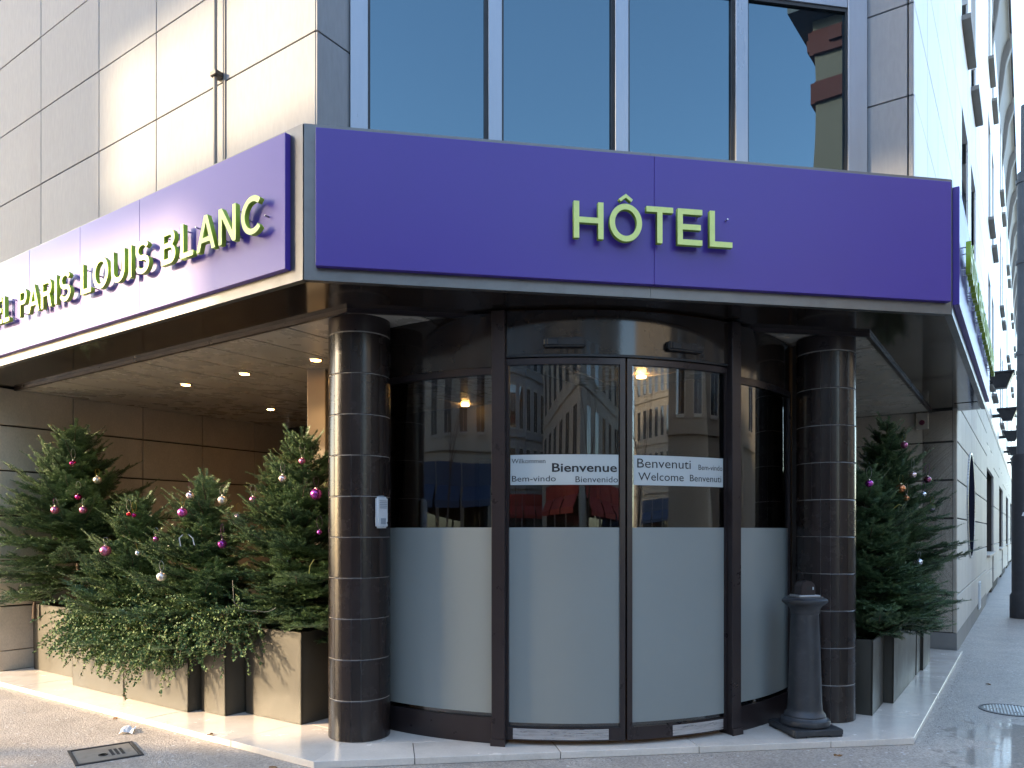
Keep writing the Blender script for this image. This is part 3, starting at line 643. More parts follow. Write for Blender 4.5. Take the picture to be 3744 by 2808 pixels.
A, B = -20.75, -1.3
on_arc('Wilkommen', fa(.012,A,B), fa(.325,A,B), 2.053, .034, l1); on_arc('Bienvenue', fa(.385,A,B), fa(.985,A,B), 1.990, .062, l1, .018)
on_arc('Bem-vindo', fa(.015,A,B), fa(.42,A,B), 1.920, .043, l1); on_arc('Bienvenido', fa(.60,A,B), fa(.994,A,B), 1.913, .044, l1)
A, B = 1.5, 20.75
on_arc('Benvenuti', fa(.035,A,B), fa(.60,A,B), 2.024, .068, l2); on_arc('Bem-vindo', fa(.69,A,B), fa(.99,A,B), 2.02, .040, l2)
on_arc('Welcome', fa(.045,A,B), fa(.52,A,B), 1.930, .060, l2); on_arc('Benvenuti', fa(.59,A,B), fa(.975,A,B), 1.932, .050, l2)
# lobby behind the glass
lob = thing('hotel_lobby', 'dim hotel lobby with amber lamps seen through the door glass', 'lobby', sub(FC, 2.25, 4))
for n_, b, mm in (('floor', MB().box(.45,4.05,1.05,6.5,-.055,-.01), 'marble'), ('back_wall', MB().box(-.5,5,6.5,6.6,-.05,3.3), 'lobby'), ('side_wall', MB().box(.40,.50,1.06,6.5,-.05,3.16), 'lobby'), ('side_wall', MB().box(4.0,4.10,1.06,6.5,-.05,3.16), 'lobby'),
                   ('wood_panel', MB().box(.51,.55,2.6,3.4,0,2.6), 'wood'), ('wood_panel', MB().box(.7,1.5,6.42,6.5,0,2.7), 'wood'), ('orange_panel', MB().box(2.9,3.7,6.40,6.5,.6,2.3), 'orange'), ('reception_desk', MB().box(1.4,2.9,5.2,5.7,0,1.15), 'wood')):
    b.ob(n_, M[mm], lob, FC)
for x, y in ((1.1,2.2),(2.0,3.0),(3.1,2.4),(1.5,4.4),(2.9,4.6)):
    MB().lathe([(.05,3.13),(.05,3.15)], 16, (x,y)).ob('ceiling_lamp', M['lampglow'], lob, FC)
MB().prism([wxy(FC,.41,1.1), wxy(FC,2.25,.33), wxy(FC,4.09,1.1), wxy(FC,4.09,6.5), wxy(FC,.41,6.5)], 3.175, 3.30).ob('ceiling', M['lobby'], lob)

# ================================================================== PLANTERS
def planter(F, x0, x1, y0, y1, h, label, group):
    cx, cy = (x0+x1)/2, (y0+y1)/2; T = thing('planter_box', label, 'planter', sub(F, cx, cy), group); hx, hy = (x1-x0)/2, (y1-y0)/2; t_ = .018
    W_ = WM[T.name]; tp = .97
    def wall(ax, s):
        m = MB()
        if ax == 0: q = [(s*hx*tp,-hy*tp,0),(s*hx*tp,hy*tp,0),(s*hx,hy,h),(s*hx,-hy,h)]; o = (-s*t_,0)
        else: q = [(-hx*tp,s*hy*tp,0),(hx*tp,s*hy*tp,0),(hx,s*hy,h),(-hx,s*hy,h)]; o = (0,-s*t_)
        m.v = q+[(a+o[0], b+o[1], c) for a, b, c in q]; m.f = [(0,1,2,3),(7,6,5,4)]+[(i,(i+1)%4,4+(i+1)%4,4+i) for i in range(4)]; return m
    m = MB()
    for ax in (0,1):
        for s in (-1,1):
            w = wall(ax, s); n = len(m.v); m.v += w.v; m.f += [tuple(n+i for i in f) for f in w.f]
    m.ob('box', M['planter'], T, W_, bevel=.003)
    MB().frustum((hx*.97-t_,hy*.97-t_),(hx-t_*1.3,hy-t_*1.3), .1, h-.05).ob('soil', M['soil'], T, W_)
    return T
GL, GR = 'anthracite planters left of the door', 'anthracite planters along the right street'
planter(FL, -1.712,-.975,.80,1.40,.745, 'tall square anthracite planter nearest the left tiled column', GL)
planter(FL, -2.09,-1.736,.628,1.25,.65, 'narrow sunlit anthracite planter beside the tallest left box, ivy hanging over it', GL)
planter(FL, -3.165,-2.11,.53,1.05,.49, 'low wide anthracite planter in the middle under the trailing shrub', GL)
planter(FL, -4.183,-3.18,.545,1.05,.49, 'low anthracite planter with a shaded end, left of the middle one', GL)
planter(FL, -5.49,-4.50,.74,1.24,.74, 'tall anthracite planter farthest left against the stone wall', GL)
planter(FR, .485,1.06,.61,1.15,.64, 'dark planter just behind the right tiled column', GR)
planter(FR, 1.075,2.70,.53,1.1,.64, 'long dark planter under the right hand fir', GR)
planter(FR, 2.73,3.06,.528,1.0,.64, 'narrow dark planter between the long planter and the farthest one', GR)
planter(FR, 3.08,3.80,.50,1.0,.64, 'farthest dark planter beside the right stone wall', GR)

# ================================================================== FIR TREES
rng = np.random.default_rng(11)
def unit(v): return v/np.maximum(np.linalg.norm(v, axis=-1, keepdims=True), 1e-9)
def fir(name, label, X, Y, zb, zt, rad, seed, trunk0=None, tipup=.5, dens=1.0, limit=None):
    g = np.random.default_rng(seed); Hh = zt-zb
    T = thing(name, label, 'fir tree', Matrix.Translation((X,Y,zb)), 'decorated firs in the planters'); W_ = WM[T.name]
    lean = g.uniform(-.04,.04,2)
    ax = lambda h: np.array([lean[0]*h+.012*math.sin(5*h), lean[1]*h+.012*math.cos(4*h), h])
    MB().tube([tuple(ax(h)) for h in np.linspace(-.12,Hh,9)], [float(r) for r in np.linspace(.026,.004,9)], 7).ob('trunk', M['bark'], T, W_)
    tw_a, tw_d, tw_n, tw_l, tw_t = [], [], [], [], []    # twig start, direction, plane normal, length, tone
    br = MB(); h = .10
    while h < Hh-.03:
        f = h/Hh; nb = int(round((12 if f < .6 else 9 if f < .78 else 5)*dens)); ph = g.uniform(0,6.28)
        for b in range(nb):
            az = ph + 2*math.pi*b/nb + g.normal(0,.2)
            Lb = rad*(max(.0,1-f))**.72*g.uniform(.52,1.22)*(1.20 if f > .12 else 1.0+f) + .05
            el = R_(4 + 44*f + g.normal(0,9)); hh = h+g.uniform(-.03,.03)
            d0 = np.array([math.cos(az)*math.cos(el), math.sin(az)*math.cos(el), math.sin(el)])
            st = ax(hh); n = max(4, int(Lb/.05)); pts = [st]; d = d0.copy()
            for i in range(n):
                d = unit(d + np.array([0,0,(.9*tipup/n if i > n*.45 else -.30/n)]) + g.normal(0,.02,3)); pts.append(pts[-1]+d*Lb/n)
            pts = np.array(pts)
            if limit is not None and limit(pts[-1]+np.array([X,Y,zb])): continue
            br.tube([tuple(p) for p in pts], [float(r) for r in np.linspace(.0075,.002,len(pts))], 4, cap=False)
            up = unit(np.cross(np.cross(d0, [0,0,1]), d0)); tone = g.uniform(0,1)
            nt = max(3, int(Lb/.038)); 
            for i in range(nt+1):
                u = .10+.90*i/nt; k = min(len(pts)-2, int(u*(len(pts)-1))); fr_ = u*(len(pts)-1)-k; p = pts[k]*(1-fr_)+pts[k+1]*fr_; t_ = unit(pts[k+1]-pts[k])
                side = unit(np.cross(t_, up))
                if i == nt: tw_a.append(p); tw_d.append(t_); tw_n.append(up); tw_l.append(.10); tw_t.append(min(1,tone+.25)); continue
                for s in (-1,1):
                    if g.random() < .08: continue
                    dd = unit(t_*.75 + side*s*.85 + up*g.normal(.06,.18)); ln = (.06+.42*(1-u)*Lb)*g.uniform(.75,1.15); ln = min(ln,.24)
                    tw_a.append(p); tw_d.append(dd); tw_n.append(up); tw_l.append(ln); tw_t.append(tone+.0)
                    if ln > .10:
                        for s2 in (-1,1):
                            q = p+dd*ln*g.uniform(.35,.6); d3 = unit(dd*.8+unit(np.cross(dd,up))*s2*.7+up*g.normal(0,.12)); tw_a.append(q); tw_d.append(d3); tw_n.append(up); tw_l.append(ln*.45); tw_t.append(tone)
                # needles on the branch itself
            k = len(pts)-1
            for i in range(k): tw_a.append(pts[i]); tw_d.append(unit(pts[i+1]-pts[i])); tw_n.append(up); tw_l.append(Lb/n); tw_t.append(tone)
        h += .105+.035*(1-f)
    # leader
    tw_a.append(ax(Hh-.12)); tw_d.append(np.array([0,0,1.])); tw_n.append(np.array([1.,0,0])); tw_l.append(.12); tw_t.append(.8)
    br.ob('branches', M['bark'], T, W_)
    A_, D_, N_, L_, T_ = map(np.array, (tw_a, tw_d, tw_n, tw_l, tw_t))
    TW = g.random(len(L_)); step = .0042; cnt = np.maximum(4, (L_/step).astype(int)); idx = np.repeat(np.arange(len(L_)), cnt)
    pos = np.concatenate([np.linspace(0,1,c) for c in cnt]); m = len(idx)
    P = A_[idx]+D_[idx]*(L_[idx]*pos)[:,None]; d = D_[idx]; nrm = N_[idx]; sd = unit(np.cross(d, nrm))
    V, Ff, Tn = [], [], []
    for s in (-1, 1):
        th = g.normal(.30,.32,m)                         # lift of the needle out of the spray
        dirn = unit(d*.55 + sd*s*np.cos(th)[:,None] + nrm*np.sin(th)[:,None]*.9 + g.normal(0,.08,(m,3)))
        ln = g.uniform(.022,.033,m)[:,None]*np.where(pos > .93, .8, 1)[:,None]
        wv = unit(np.cross(dirn, nrm+g.normal(0,.3,(m,3))))*.0029
        a, b, c = P+wv, P-wv, P+dirn*ln
        base = len(V)*m*3
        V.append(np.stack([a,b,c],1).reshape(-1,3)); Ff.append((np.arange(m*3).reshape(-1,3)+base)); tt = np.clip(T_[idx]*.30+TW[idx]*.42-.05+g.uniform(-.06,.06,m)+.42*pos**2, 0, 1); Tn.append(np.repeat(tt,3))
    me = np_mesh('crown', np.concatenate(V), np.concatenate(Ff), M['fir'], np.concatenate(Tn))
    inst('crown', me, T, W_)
    return T
wl_ = lambda p: (FL.inverted() @ Vector((p[0],p[1],0))).x < -5.55
wr_ = lambda p: (FR.inverted() @ Vector((p[0],p[1],0))).x > 4.95
fir('fir_tree','broad Christmas fir with pink baubles farthest left by the stone wall', -4.85,8.42,.86,2.66,.92, 3, limit=wl_)
fir('fir_tree','small low fir half hidden by the trailing shrub', -3.72,7.40,.44,1.88,.64, 4)
fir('fir_tree','middle Christmas fir with ribbons above the trailing shrub', -2.82,6.80,.46,2.02,.64, 5)
fir('fir_tree','Christmas fir in the tall planter touching the left tiled column', -1.84,6.56,.68,2.38,.70, 6)
fir('fir_tree','bushy fir directly behind the right tiled column', 3.34,7.02,.56,2.15,.60, 8)
fir('fir_tree','tall fir with bare tip along the right street wall', 3.98,8.14,.56,2.74,.74, 9, limit=wr_)
for i, (x, y, z, s, lab) in enumerate(((-5.35,8.42,.70,.30,'cut fir sprigs on the soil of the farthest left planter'),(-1.62,6.26,.70,.36,'cut fir sprigs laid over the rim of the tall planter by the column'),(3.22,6.62,.58,.34,'low fir sprigs hanging over the planter behind the right column'))):
    fir('fir_sprigs', lab, x, y, z, z+.2, s, 20+i, dens=1.0)

# ================================================================== TRAILING SHRUB
def shrub(label, F, spots, seed, nst, reach, drop, z0):
    g = np.random.default_rng(seed); T = thing('trailing_shrub', label, 'shrub', sub(F, spots[0][0], spots[0][1], z0), 'trailing shrubs in the planters'); W_ = WM[T.name]
    ox, oy = spots[0]; st = MB(); P, D, U = [], [], []
    for k in range(nst):
        sx, sy = spots[g.integers(len(spots))]; p = np.array([sx-ox+g.normal(0,.16), sy-oy+g.normal(0,.07), g.uniform(-.03,.02)])
        az = g.normal(-math.pi/2, 1.05); el = g.uniform(.4,1.5); d = np.array([math.cos(az)*math.cos(el), math.sin(az)*math.cos(el), math.sin(el)])
        n = int(g.uniform(6,15)*reach); pts = [p.copy()]; lim = -.10-.32*g.random()**2.6
        for i in range(n):
            d = unit(d+np.array([0,0,-drop*g.uniform(.5,1.5)])+g.normal(0,.10,3)); p = p+d*.042
            if p[2] < lim: break
            pts.append(p.copy())
        if len(pts) < 4: continue
        st.tube([tuple(q) for q in pts], [float(r) for r in np.linspace(.003,.001,len(pts))], 3, cap=False)
        for i in range(1, len(pts)):
            for q in range(int(g.integers(5,9))):
                t_ = unit(pts[i]-pts[i-1]); o = pts[i-1]+(pts[i]-pts[i-1])*g.random()
                P.append(o); D.append(unit(t_*.5+g.normal(0,1,3))); U.append(g.random())
    st.ob('stems', M['bark'], T, W_)
    P, D, U = np.array(P), np.array(D), np.array(U); m = len(P); ln = g.uniform(.018,.030,m)[:,None]; sdv = unit(np.cross(D, g.normal(0,1,(m,3))+np.array([0,0,1.5])))*ln*.30
    nrm = unit(np.cross(D, sdv))
    v = np.stack([P, P+D*ln*.35+sdv+nrm*ln*.08, P+D*ln*.75+sdv*.8+nrm*ln*.06, P+D*ln, P+D*ln*.75-sdv*.8+nrm*ln*.06, P+D*ln*.35-sdv+nrm*ln*.08],1).reshape(-1,3)
    f = np.arange(m*6).reshape(-1,6); tone = np.repeat(np.clip(U*.98,0,1),6)
    inst('leaves', np_mesh('leaves', v, f, M['coton'], tone), T, W_)
shrub('dense trailing small leaved shrub spilling left over the low planters', FL, [(-3.6,.68),(-3.3,.72),(-3.9,.72),(-3.05,.70)], 31, 560, 1.12, .16, .52)
shrub('trailing shrub with orange tinged leaves over the middle planter', FL, [(-2.85,.64),(-2.55,.66),(-2.35,.62)], 32, 430, 1.1, .18, .52)
shrub('green glossy trailing shrub over the narrow planter', FL, [(-2.0,.80),(-1.85,.78),(-2.2,.74)], 33, 230, 1.05, .16, .65)

# ================================================================== BAUBLES
BB = [('magenta',-4.74,8.13,2.29,.036,'small magenta bauble highest on the farthest left fir'),('champagne',-4.45,8.08,2.11,.042,'champagne bauble on the right of the farthest left fir'),
('magenta',-4.54,7.88,1.92,.032,'dark magenta bauble in the middle of the farthest left fir'),('rose',-4.74,7.81,1.78,.041,'rose bauble lower left on the farthest left fir'),('rose',-4.43,7.78,1.78,.039,'rose bauble on a gold ribbon on the farthest left fir'),
('magenta',-3.56,7.09,1.71,.021,'tiny bright magenta bauble near the tip of the small fir'),('red',-3.60,7.07,1.72,.019,'tiny red bauble near the tip of the small fir'),('mirror',-2.80,6.55,1.87,.034,'mirrored pink bauble with white ribbon near the top of the middle fir'),
('champagne',-2.52,6.55,1.83,.039,'champagne bauble with white ribbon at the right of the middle fir'),('orchid',-2.82,6.44,1.72,.040,'orchid pink bauble in the middle of the middle fir'),('mirror',-1.88,6.17,1.99,.032,'mirrored pale bauble high on the fir beside the column'),
('purple_ball',-1.59,6.11,1.86,.047,'large purple bauble on a gold ribbon next to the left column'),('orchid',-2.14,6.22,1.82,.028,'orchid bauble at the left edge of the fir beside the column'),('lilac',-2.35,6.47,1.68,.036,'lilac silver bauble between the middle fir and the column fir'),
('rose',-3.72,6.89,1.38,.049,'largest rose bauble low on the small fir'),('purple_ball',-2.46,6.39,1.45,.038,'purple bauble low on the right of the middle fir'),('champagne',-2.91,6.25,1.18,.039,'pale champagne bauble lowest on the middle fir'),
('silver',-3.42,6.89,1.36,.028,'small silver bauble right of the large rose bauble'),('orchid',-3.07,6.49,1.49,.024,'small orchid bauble at the left edge of the middle fir'),('purple_ball',-1.53,5.98,1.55,.020,'tiny purple bauble low against the left column'),
('rose',-1.74,6.24,2.14,.028,'rose bauble just under the tip of the fir beside the column'),('rose',4.10,7.87,2.46,.036,'rose bauble highest on the right street fir'),('mirror',4.11,7.72,2.14,.035,'mirrored pink bauble on the right street fir'),
('plum',4.35,7.88,2.10,.036,'dark plum bauble hanging at the right of the street fir'),('purple_ball',3.15,6.64,1.98,.033,'purple bauble peeking out behind the right column'),('copper',3.91,7.57,1.99,.045,'large copper bauble in the middle of the right street fir'),
('copper',3.95,7.54,1.89,.031,'small orange copper bauble below the large copper one'),('silver',4.23,7.74,1.94,.027,'small silver bauble right of the copper baubles'),('silver',3.96,7.32,1.26,.030,'white silver bauble low on the right street fir'),('lilac',4.38,7.85,1.80,.027,'lilac bauble on a white ribbon at the right edge of the street fir')]
rmat = ['rib_w','rib_y','rib_p']
for i, (c, x, y, z, r, lab) in enumerate(BB):
    T = thing('bauble', lab, 'bauble', Matrix.Translation((x,y,z)), 'baubles hanging on the firs'); W_ = WM[T.name]
    MB().lathe([(r*math.sin(a)+1e-4, -r*math.cos(a)) for a in np.linspace(.02,math.pi-.02,17)], 24).ob('ball', M[c], T, W_, smooth=80)
    MB().lathe([(r*.24,r*.96),(r*.24,r*1.16),(r*.1,r*1.2)], 12).ob('cap', M['chrome'], T, W_, smooth=50)
    g = random.Random(i); hgt = .06+.07*g.random(); w = .014+.014*g.random(); rb = MB()
    pts = [(w*math.sin(a)*(.6+.4*math.sin(a/2)), .004*math.cos(a), r*1.18+hgt*.5*(1-math.cos(a))) for a in np.linspace(0,2*math.pi,13)]
    for k in range(12):
        p, q = pts[k], pts[k+1]; n = len(rb.v); rb.v += [(p[0],p[1]-.003,p[2]),(p[0],p[1]+.003,p[2]),(q[0],q[1]+.003,q[2]),(q[0],q[1]-.003,q[2])]; rb.f.append((n,n+1,n+2,n+3))
    rb.ob('ribbon', M[['rib_w','rib_y','rib_w','rib_p'][i%4]], T, W_)
# loose ribbons and light cables
for lab, mm, pts in (('white ribbon loop hanging from the middle fir','rib_w',[(-2.80,6.36,1.43),(-2.80,6.33,1.50),(-2.77,6.33,1.53),(-2.72,6.33,1.53),(-2.69,6.34,1.50),(-2.685,6.36,1.44)]),
                     ('gold ribbon curling from the column fir','rib_y',[(-1.60,6.08,1.33),(-1.625,6.05,1.28),(-1.63,6.04,1.22),(-1.61,6.06,1.17)]),
                     ('gold ribbon curling on the right street fir','rib_y',[(3.70,7.30,1.78),(3.74,7.27,1.82),(3.79,7.28,1.80),(3.81,7.30,1.76)])):
    b = MB()
    for p, q in zip(pts[:-1], pts[1:]): n = len(b.v); b.v += [(p[0]-.004,p[1],p[2]),(p[0]+.004,p[1]+.003,p[2]),(q[0]+.004,q[1]+.003,q[2]),(q[0]-.004,q[1],q[2])]; b.f.append((n,n+1,n+2,n+3))
    tag(b.ob('ribbon', M[mm]), lab, 'ribbon')
def cable(lab, pts):
    P = [Vector(p) for p in pts]; out = []
    for i in range(len(P)-1):
        for k in range(6): t_ = k/6; q = P[i].lerp(P[i+1], t_); q.z -= .03*math.sin(math.pi*t_); out.append(tuple(q))
    tag(MB().tube(out, .003, 5).ob('light_cable', M['cable']), lab, 'cable')
cable('thin dark light cable looping low on the column fir', [(-2.33,6.28,1.15),(-2.25,6.10,.98),(-2.05,6.05,.92),(-1.85,6.0,.97)])
cable('thin dark light cable hanging from the tip of the column fir', [(-1.84,6.50,2.3),(-1.72,6.45,2.28),(-1.66,6.45,2.12)])

# ================================================================== BOLLARD, INTERCOM, SMALL THINGS
bo = thing('bollard', 'charcoal cast iron bollard on a square base before the right column', 'bollard', sub(fr((2.283,5.868), ANG_C), 0, 0)); W_ = WM[bo.name]
MB().box(-.20,.20,-.20,.20,.012,.058).box(-.2,-.09,-.2,-.09,0,.012).box(.09,.2,-.2,-.09,0,.012).box(-.2,-.09,.09,.2,0,.012).box(.09,.2,.09,.2,0,.012).ob('base_plate', M['iron'], bo, W_, bevel=.012, seg=3)
MB().lathe([(.150,.058),(.183,.066),(.187,.085),(.180,.105),(.160,.115),(.153,.125),(.155,.135),(.146,.150),(.134,.165),(.129,.185),(.127,.22)], 48).ob('base_moulding', M['iron'], bo, W_, smooth=40)
MB().lathe([(.127,.219),(.104,.915)], 48).ob('shaft', M['iron'], bo, W_, smooth=40)
MB().lathe([(.104,.914),(.107,.920),(.110,.93),(.107,.94),(.112,.955),(.128,.978),(.150,.994),(.164,1.003),(.170,1.014),(.168,1.027),(.155,1.037),(.135,1.042),(.132,1.052),(.02,1.056)], 48).ob('cap', M['iron'], bo, W_, smooth=40)
MB().box(-.088,.088,-.075,.075,1.050,1.064).ob('steel_plate', M['steel'], bo, W_, bevel=.003)
lk = MB(); pr = [(-.062,1.064),(.062,1.064)]+[(.062*math.cos(a), 1.118+.056*math.sin(a)) for a in np.linspace(0,math.pi,15)]
lk.v = [(x, -.05, z) for x, z in pr]+[(x, .05, z) for x, z in pr]; n = len(pr); lk.f = [(i,(i+1)%n,n+(i+1)%n,n+i) for i in range(n)]+[tuple(range(n)), tuple(range(2*n-1,n-1,-1))]
lo = lk.ob('lock_housing', M['bronze'], bo, W_, bevel=.005, seg=2, smooth=50)
kh = MB().tube([(0,-.051,1.118),(0,-.0525,1.118)], .016, 16).ob('keyhole', M['dark'], lo, W_); MB().box(.035,.043,-.053,-.05,1.105,1.127).ob('sticker', M['white_plastic'], lo, W_)

ip = Vector((-1.168,5.768,0)); aI = 54                                    # on the flank of the left column that faces the door
FI = Matrix.Translation(ip) @ Matrix.Rotation(R_(aI-3), 4, 'Z') @ Matrix.Translation((0,-RC_-.002,1.58))
ic = thing('door_intercom', 'white plastic door intercom on the left tiled column', 'intercom', FI)
MB().box(-.056,.056,-.036,.0,.0,.235).ob('housing', M['white_plastic'], ic, FI, bevel=.014, seg=3, smooth=40)
for i in range(5): MB().box(-.036,.036,-.0385,-.0362,.148+i*.013,.154+i*.013).ob('speaker_slot', M['grey_plastic'], ic, FI)
MB().box(-.024,.026,-.0385,-.0362,.03,.074).ob('name_window', M['grey_plastic'], ic, FI, bevel=.001)
MB().tube([(.040,-.036,.04),(.040,-.040,.04)], .007, 12).ob('button', M['chrome'], ic, FI); MB().tube([(0,-.036,.013),(0,-.0385,.013)], .003, 8).ob('screw', M['grey_plastic'], ic, FI)
MB().box(-.016,.016,-.024,-.002,.232,.242).ob('hood', M['grey_plastic'], ic, FI)

# alarm box on the right recess wall
ab = thing('alarm_box', 'small beige alarm box under the canopy on the right recess wall', 'alarm box', sub(FRR, 3.60, 0, 2.93)); W_ = WM[ab.name]
MB().box(-.075,.075,-.07,.0,.0,.215).ob('housing', M['white_panel'], ab, W_, bevel=.006); MB().tube([(0,-.0702,.085),(0,-.078,.085)], .034, 20).ob('lens', M['plum'], ab, W_)
# round mirror sign on the street wall
M['disc'] = mat('matt_navy_disc', (.012,.013,.022), .95, spec=0, rvar=0)
dm = thing('round_wall_disc', 'big round dark wall disc with a bright rim seen nearly edge on', 'wall disc', sub(FB, 7.70, 0, 1.98)); W_ = WM[dm.name]
def ring(r0, r1, y0, y1, n=64):
    m = MB()
    for i in range(n):
        a = 2*math.pi*i/n; c, s = math.cos(a), math.sin(a)
        m.v += [(r0*c,y0,r0*s),(r1*c,y0,r1*s),(r1*c,y1,r1*s),(r0*c,y1,r0*s)]
    for i in range(n):
        for j in range(4): m.f.append((4*i+j, 4*i+(j+1)%4, 4*((i+1)%n)+(j+1)%4, 4*((i+1)%n)+j))
    return m
ring(.818,.845,-.022,-.001).ob('rim', M['steel'], dm, W_, smooth=40); MB().tube([(0,-.015,0),(0,-.008,0)], .816, 64).ob('face', M['disc'], dm, W_)
MB().box(-.80,.80,-.0165,-.0151,-.025,.025).ob('crossbar', M['disc'], dm, W_)
# vent grille
vg = thing('vent_grille', 'white slatted vent grille low in the right stone wall', 'vent', sub(FB, 10.2, 0, .12)); W_ = WM[vg.name]
MB().box(-.28,-.25,-.02,.0,0,.5).box(.25,.28,-.02,.0,0,.5).box(-.25,.25,-.02,.0,.47,.5).box(-.25,.25,-.02,.0,0,.03).ob('frame', M['white_plastic'], vg, W_)
for i in range(9): MB().box(-.25,.25,-.022,-.004,.045+i*.047,.07+i*.047).ob('slat', M['white_plastic'], vg, W_)
# dark hopper-shaped wall lamps in a row along the street facade
names = ['nearest','second','third','fourth','fifth']
for i in range(5):
    T = thing('wall_lamp', names[i]+' dark hopper shaped lamp from the canopy along the right facade', 'lamp', sub(FB, 11.2+5.2*i, -.02, 4.38), 'wall lamps along the right facade'); W_ = WM[T.name]
    m = MB().frustum((.12,.10),(.21,.21), .0, .27, (0,-.30)); m.ob('hood', M['iron'], T, W_, bevel=.01)
    MB().box(-.23,.23,-.53,-.07,.27,.31).ob('rim', M['iron'], T, W_, bevel=.008); MB().box(-.04,.04,-.20,.02,.10,.18).ob('bracket', M['iron'], T, W_)
# lamp post at the right edge
lp = thing('lamp_post', 'grey street lamp post at the right edge with torn sticker remains', 'lamp post', Matrix.Translation((9.56,14.02,-.05))); W_ = WM[lp.name]
MB().lathe([(.245,0),(.245,.42),(.215,.47),(.215,3.0),(.19,3.05)], 32).ob('base', M['lamp_dark'], lp, W_, smooth=40)
MB().lathe([(.135,3.05),(.125,8.3)], 24).ob('shaft', M['lamp_grey'], lp, W_, smooth=40)
for z in (4.9,8.1,6.6): MB().lathe([(.15,z),(.15,z+.07)], 24).ob('collar', M['lamp_grey'], lp, W_, smooth=40)
MB().lathe([(.075,8.17),(.07,9.55)], 20).ob('upper_tube', M['lamp_grey'], lp, W_, smooth=40)
MB().box(.1,.5,-.05,.02,5.9,7.0).ob('sign_back', M['lamp_grey'], lp, W_)
for x, z, s in ((-.13,1.9,.05),(-.08,1.62,.06),(-.05,1.50,.07)): MB().frustum((s,.003),(s*.5,.003), z, z+.07, (x,-.208+.04*abs(x)/.13)).ob('sticker', M['paper'], lp, W_)
# covers in the pavement
sc = thing('utility_cover', 'square metal utility cover in the left pavement', 'cover', Matrix.Translation((-2.94,5.44,-.05)) @ Matrix.Rotation(R_(37),4,'Z')); W_ = WM[sc.name]
M['cover'] = mat('worn_cover', (.26,.24,.21), .55, .4, var=.25, scale=9, dirt=(.06,.055,.05,1), dirt_amt=.6, dirt_scale=9)
MB().box(-.215,.215,-.215,-.195,0,.009).box(-.215,.215,.195,.215,0,.009).box(-.215,-.195,-.195,.195,0,.009).box(.195,.215,-.195,.195,0,.009).ob('frame', M['lamp_dark'], sc, W_)
MB().box(-.188,.188,-.188,.188,.0,.004).ob('lid', M['cover'], sc, W_, bevel=.002); MB().box(-.2,.2,-.2,.2,0,.0015).ob('gap', M['dark'], sc, W_)
MB().lathe([(.022,.004),(.022,.008),(.032,.008),(.032,.004)], 18, (-.02,-.04)).ob('lifting_ring', M['dark'], sc, W_)
for i in range(3):
    for j in range(6): MB().box(.03+i*.033,.05+i*.033,-.09+j*.03,-.072+j*.03,.004,.0068).ob('raised_mark', M['lamp_dark'], sc, W_)
rc = thing('manhole_cover', 'round ribbed metal manhole cover in the right pavement', 'cover', Matrix.Translation((4.48,6.76,-.05)) @ Matrix.Rotation(R_(60),4,'Z')); W_ = WM[rc.name]
MB().lathe([(.25,0),(.25,.006),(.232,.006),(.232,.001)], 48).ob('frame', M['lamp_dark'], rc, W_, smooth=30); MB().lathe([(.225,0),(.225,.003)], 48).ob('lid', M['cover'], rc, W_)
for i in range(-8,9):
    w = math.sqrt(.21**2-(i*.025)**2) if abs(i*.025) < .21 else 0
    if w: MB().box(-w,w,i*.025-.006,i*.025+.006,.003,.008).ob('rib', M['steel'], rc, W_)
# litter
def scrap(name, lab, cat, x, y, s, mm, seed, z=-.05):
    g = random.Random(seed); m = MB(); n = 4
    for j in range(n+1):
        for i in range(n+1): m.v.append(((i/n-.5)*s*(1+.3*g.random()), (j/n-.5)*s*.55*(1+.3*g.random()), .002+s*.22*g.random()))
    for j in range(n):
        for i in range(n): a = j*(n+1)+i; m.f += [(a,a+1,a+n+2),(a,a+n+2,a+n+1)]
    tag(m.ob(name, M[mm], None, Matrix.Translation((x,y,z)) @ Matrix.Rotation(R_(g.uniform(0,180)),4,'Z')), lab, cat)
M['leaf_dry'] = mat('dry_leaf', (.22,.11,.04), .8)
scrap('paper_scrap','crumpled white paper scrap on the sunlit left pavement','litter', -3.08,6.03,.15,'paper',2)
for i, (x, y, lab, zz) in enumerate(((-1.62,5.10,'dry brown leaf by the platform edge near its left corner',-.05),(5.0,7.9,'dark dry leaf on the right pavement',-.05),(-2.3,5.75,'small dry leaf on the sunlit marble strip',.0),(2.33,5.38,'rust red leaf scrap below the bollard',-.05),(-3.4,6.45,'dry leaf lying along the left platform edge',-.05))):
    scrap('dry_leaf', lab, 'leaf', x, y, .05, 'leaf_dry', 40+i, zz)
# fine grit and crumbs along the platform foot: uncountable
g = np.random.default_rng(5); n = 900; E_ = [wxy(FL,-6,.17), wxy(FL,-.16,.17), wxy(FC,4.46,.07), wxy(FR,5,.22)]
P = []
for k in range(n):
    s = g.integers(0,3); t_ = g.random(); a, b = Vector(E_[s]), Vector(E_[s+1]); q = a.lerp(b,t_); nn = Vector((b-a).yx); nn.x, nn.y = nn.x, -nn.y; nn = Vector(((b-a).y, -(b-a).x)).normalized()
    P.append((q.x+nn.x*abs(g.normal(0,.05)), q.y+nn.y*abs(g.normal(0,.05)), -.0495, g.uniform(.002,.006)))
P = np.array(P); c = P[:,:3]; r = P[:,3:4]; off = [np.array(o) for o in ((1,0,0),(-.5,.87,0),(-.5,-.87,0),(0,0,.9))]
v = np.stack([c+r*o*g.uniform(.6,1.3,(n,1)) for o in off],1).reshape(-1,3); bi = np.arange(n)[:,None]*4
f = np.concatenate([bi+np.array(t_) for t_ in ((0,1,3),(1,2,3),(2,0,3))])
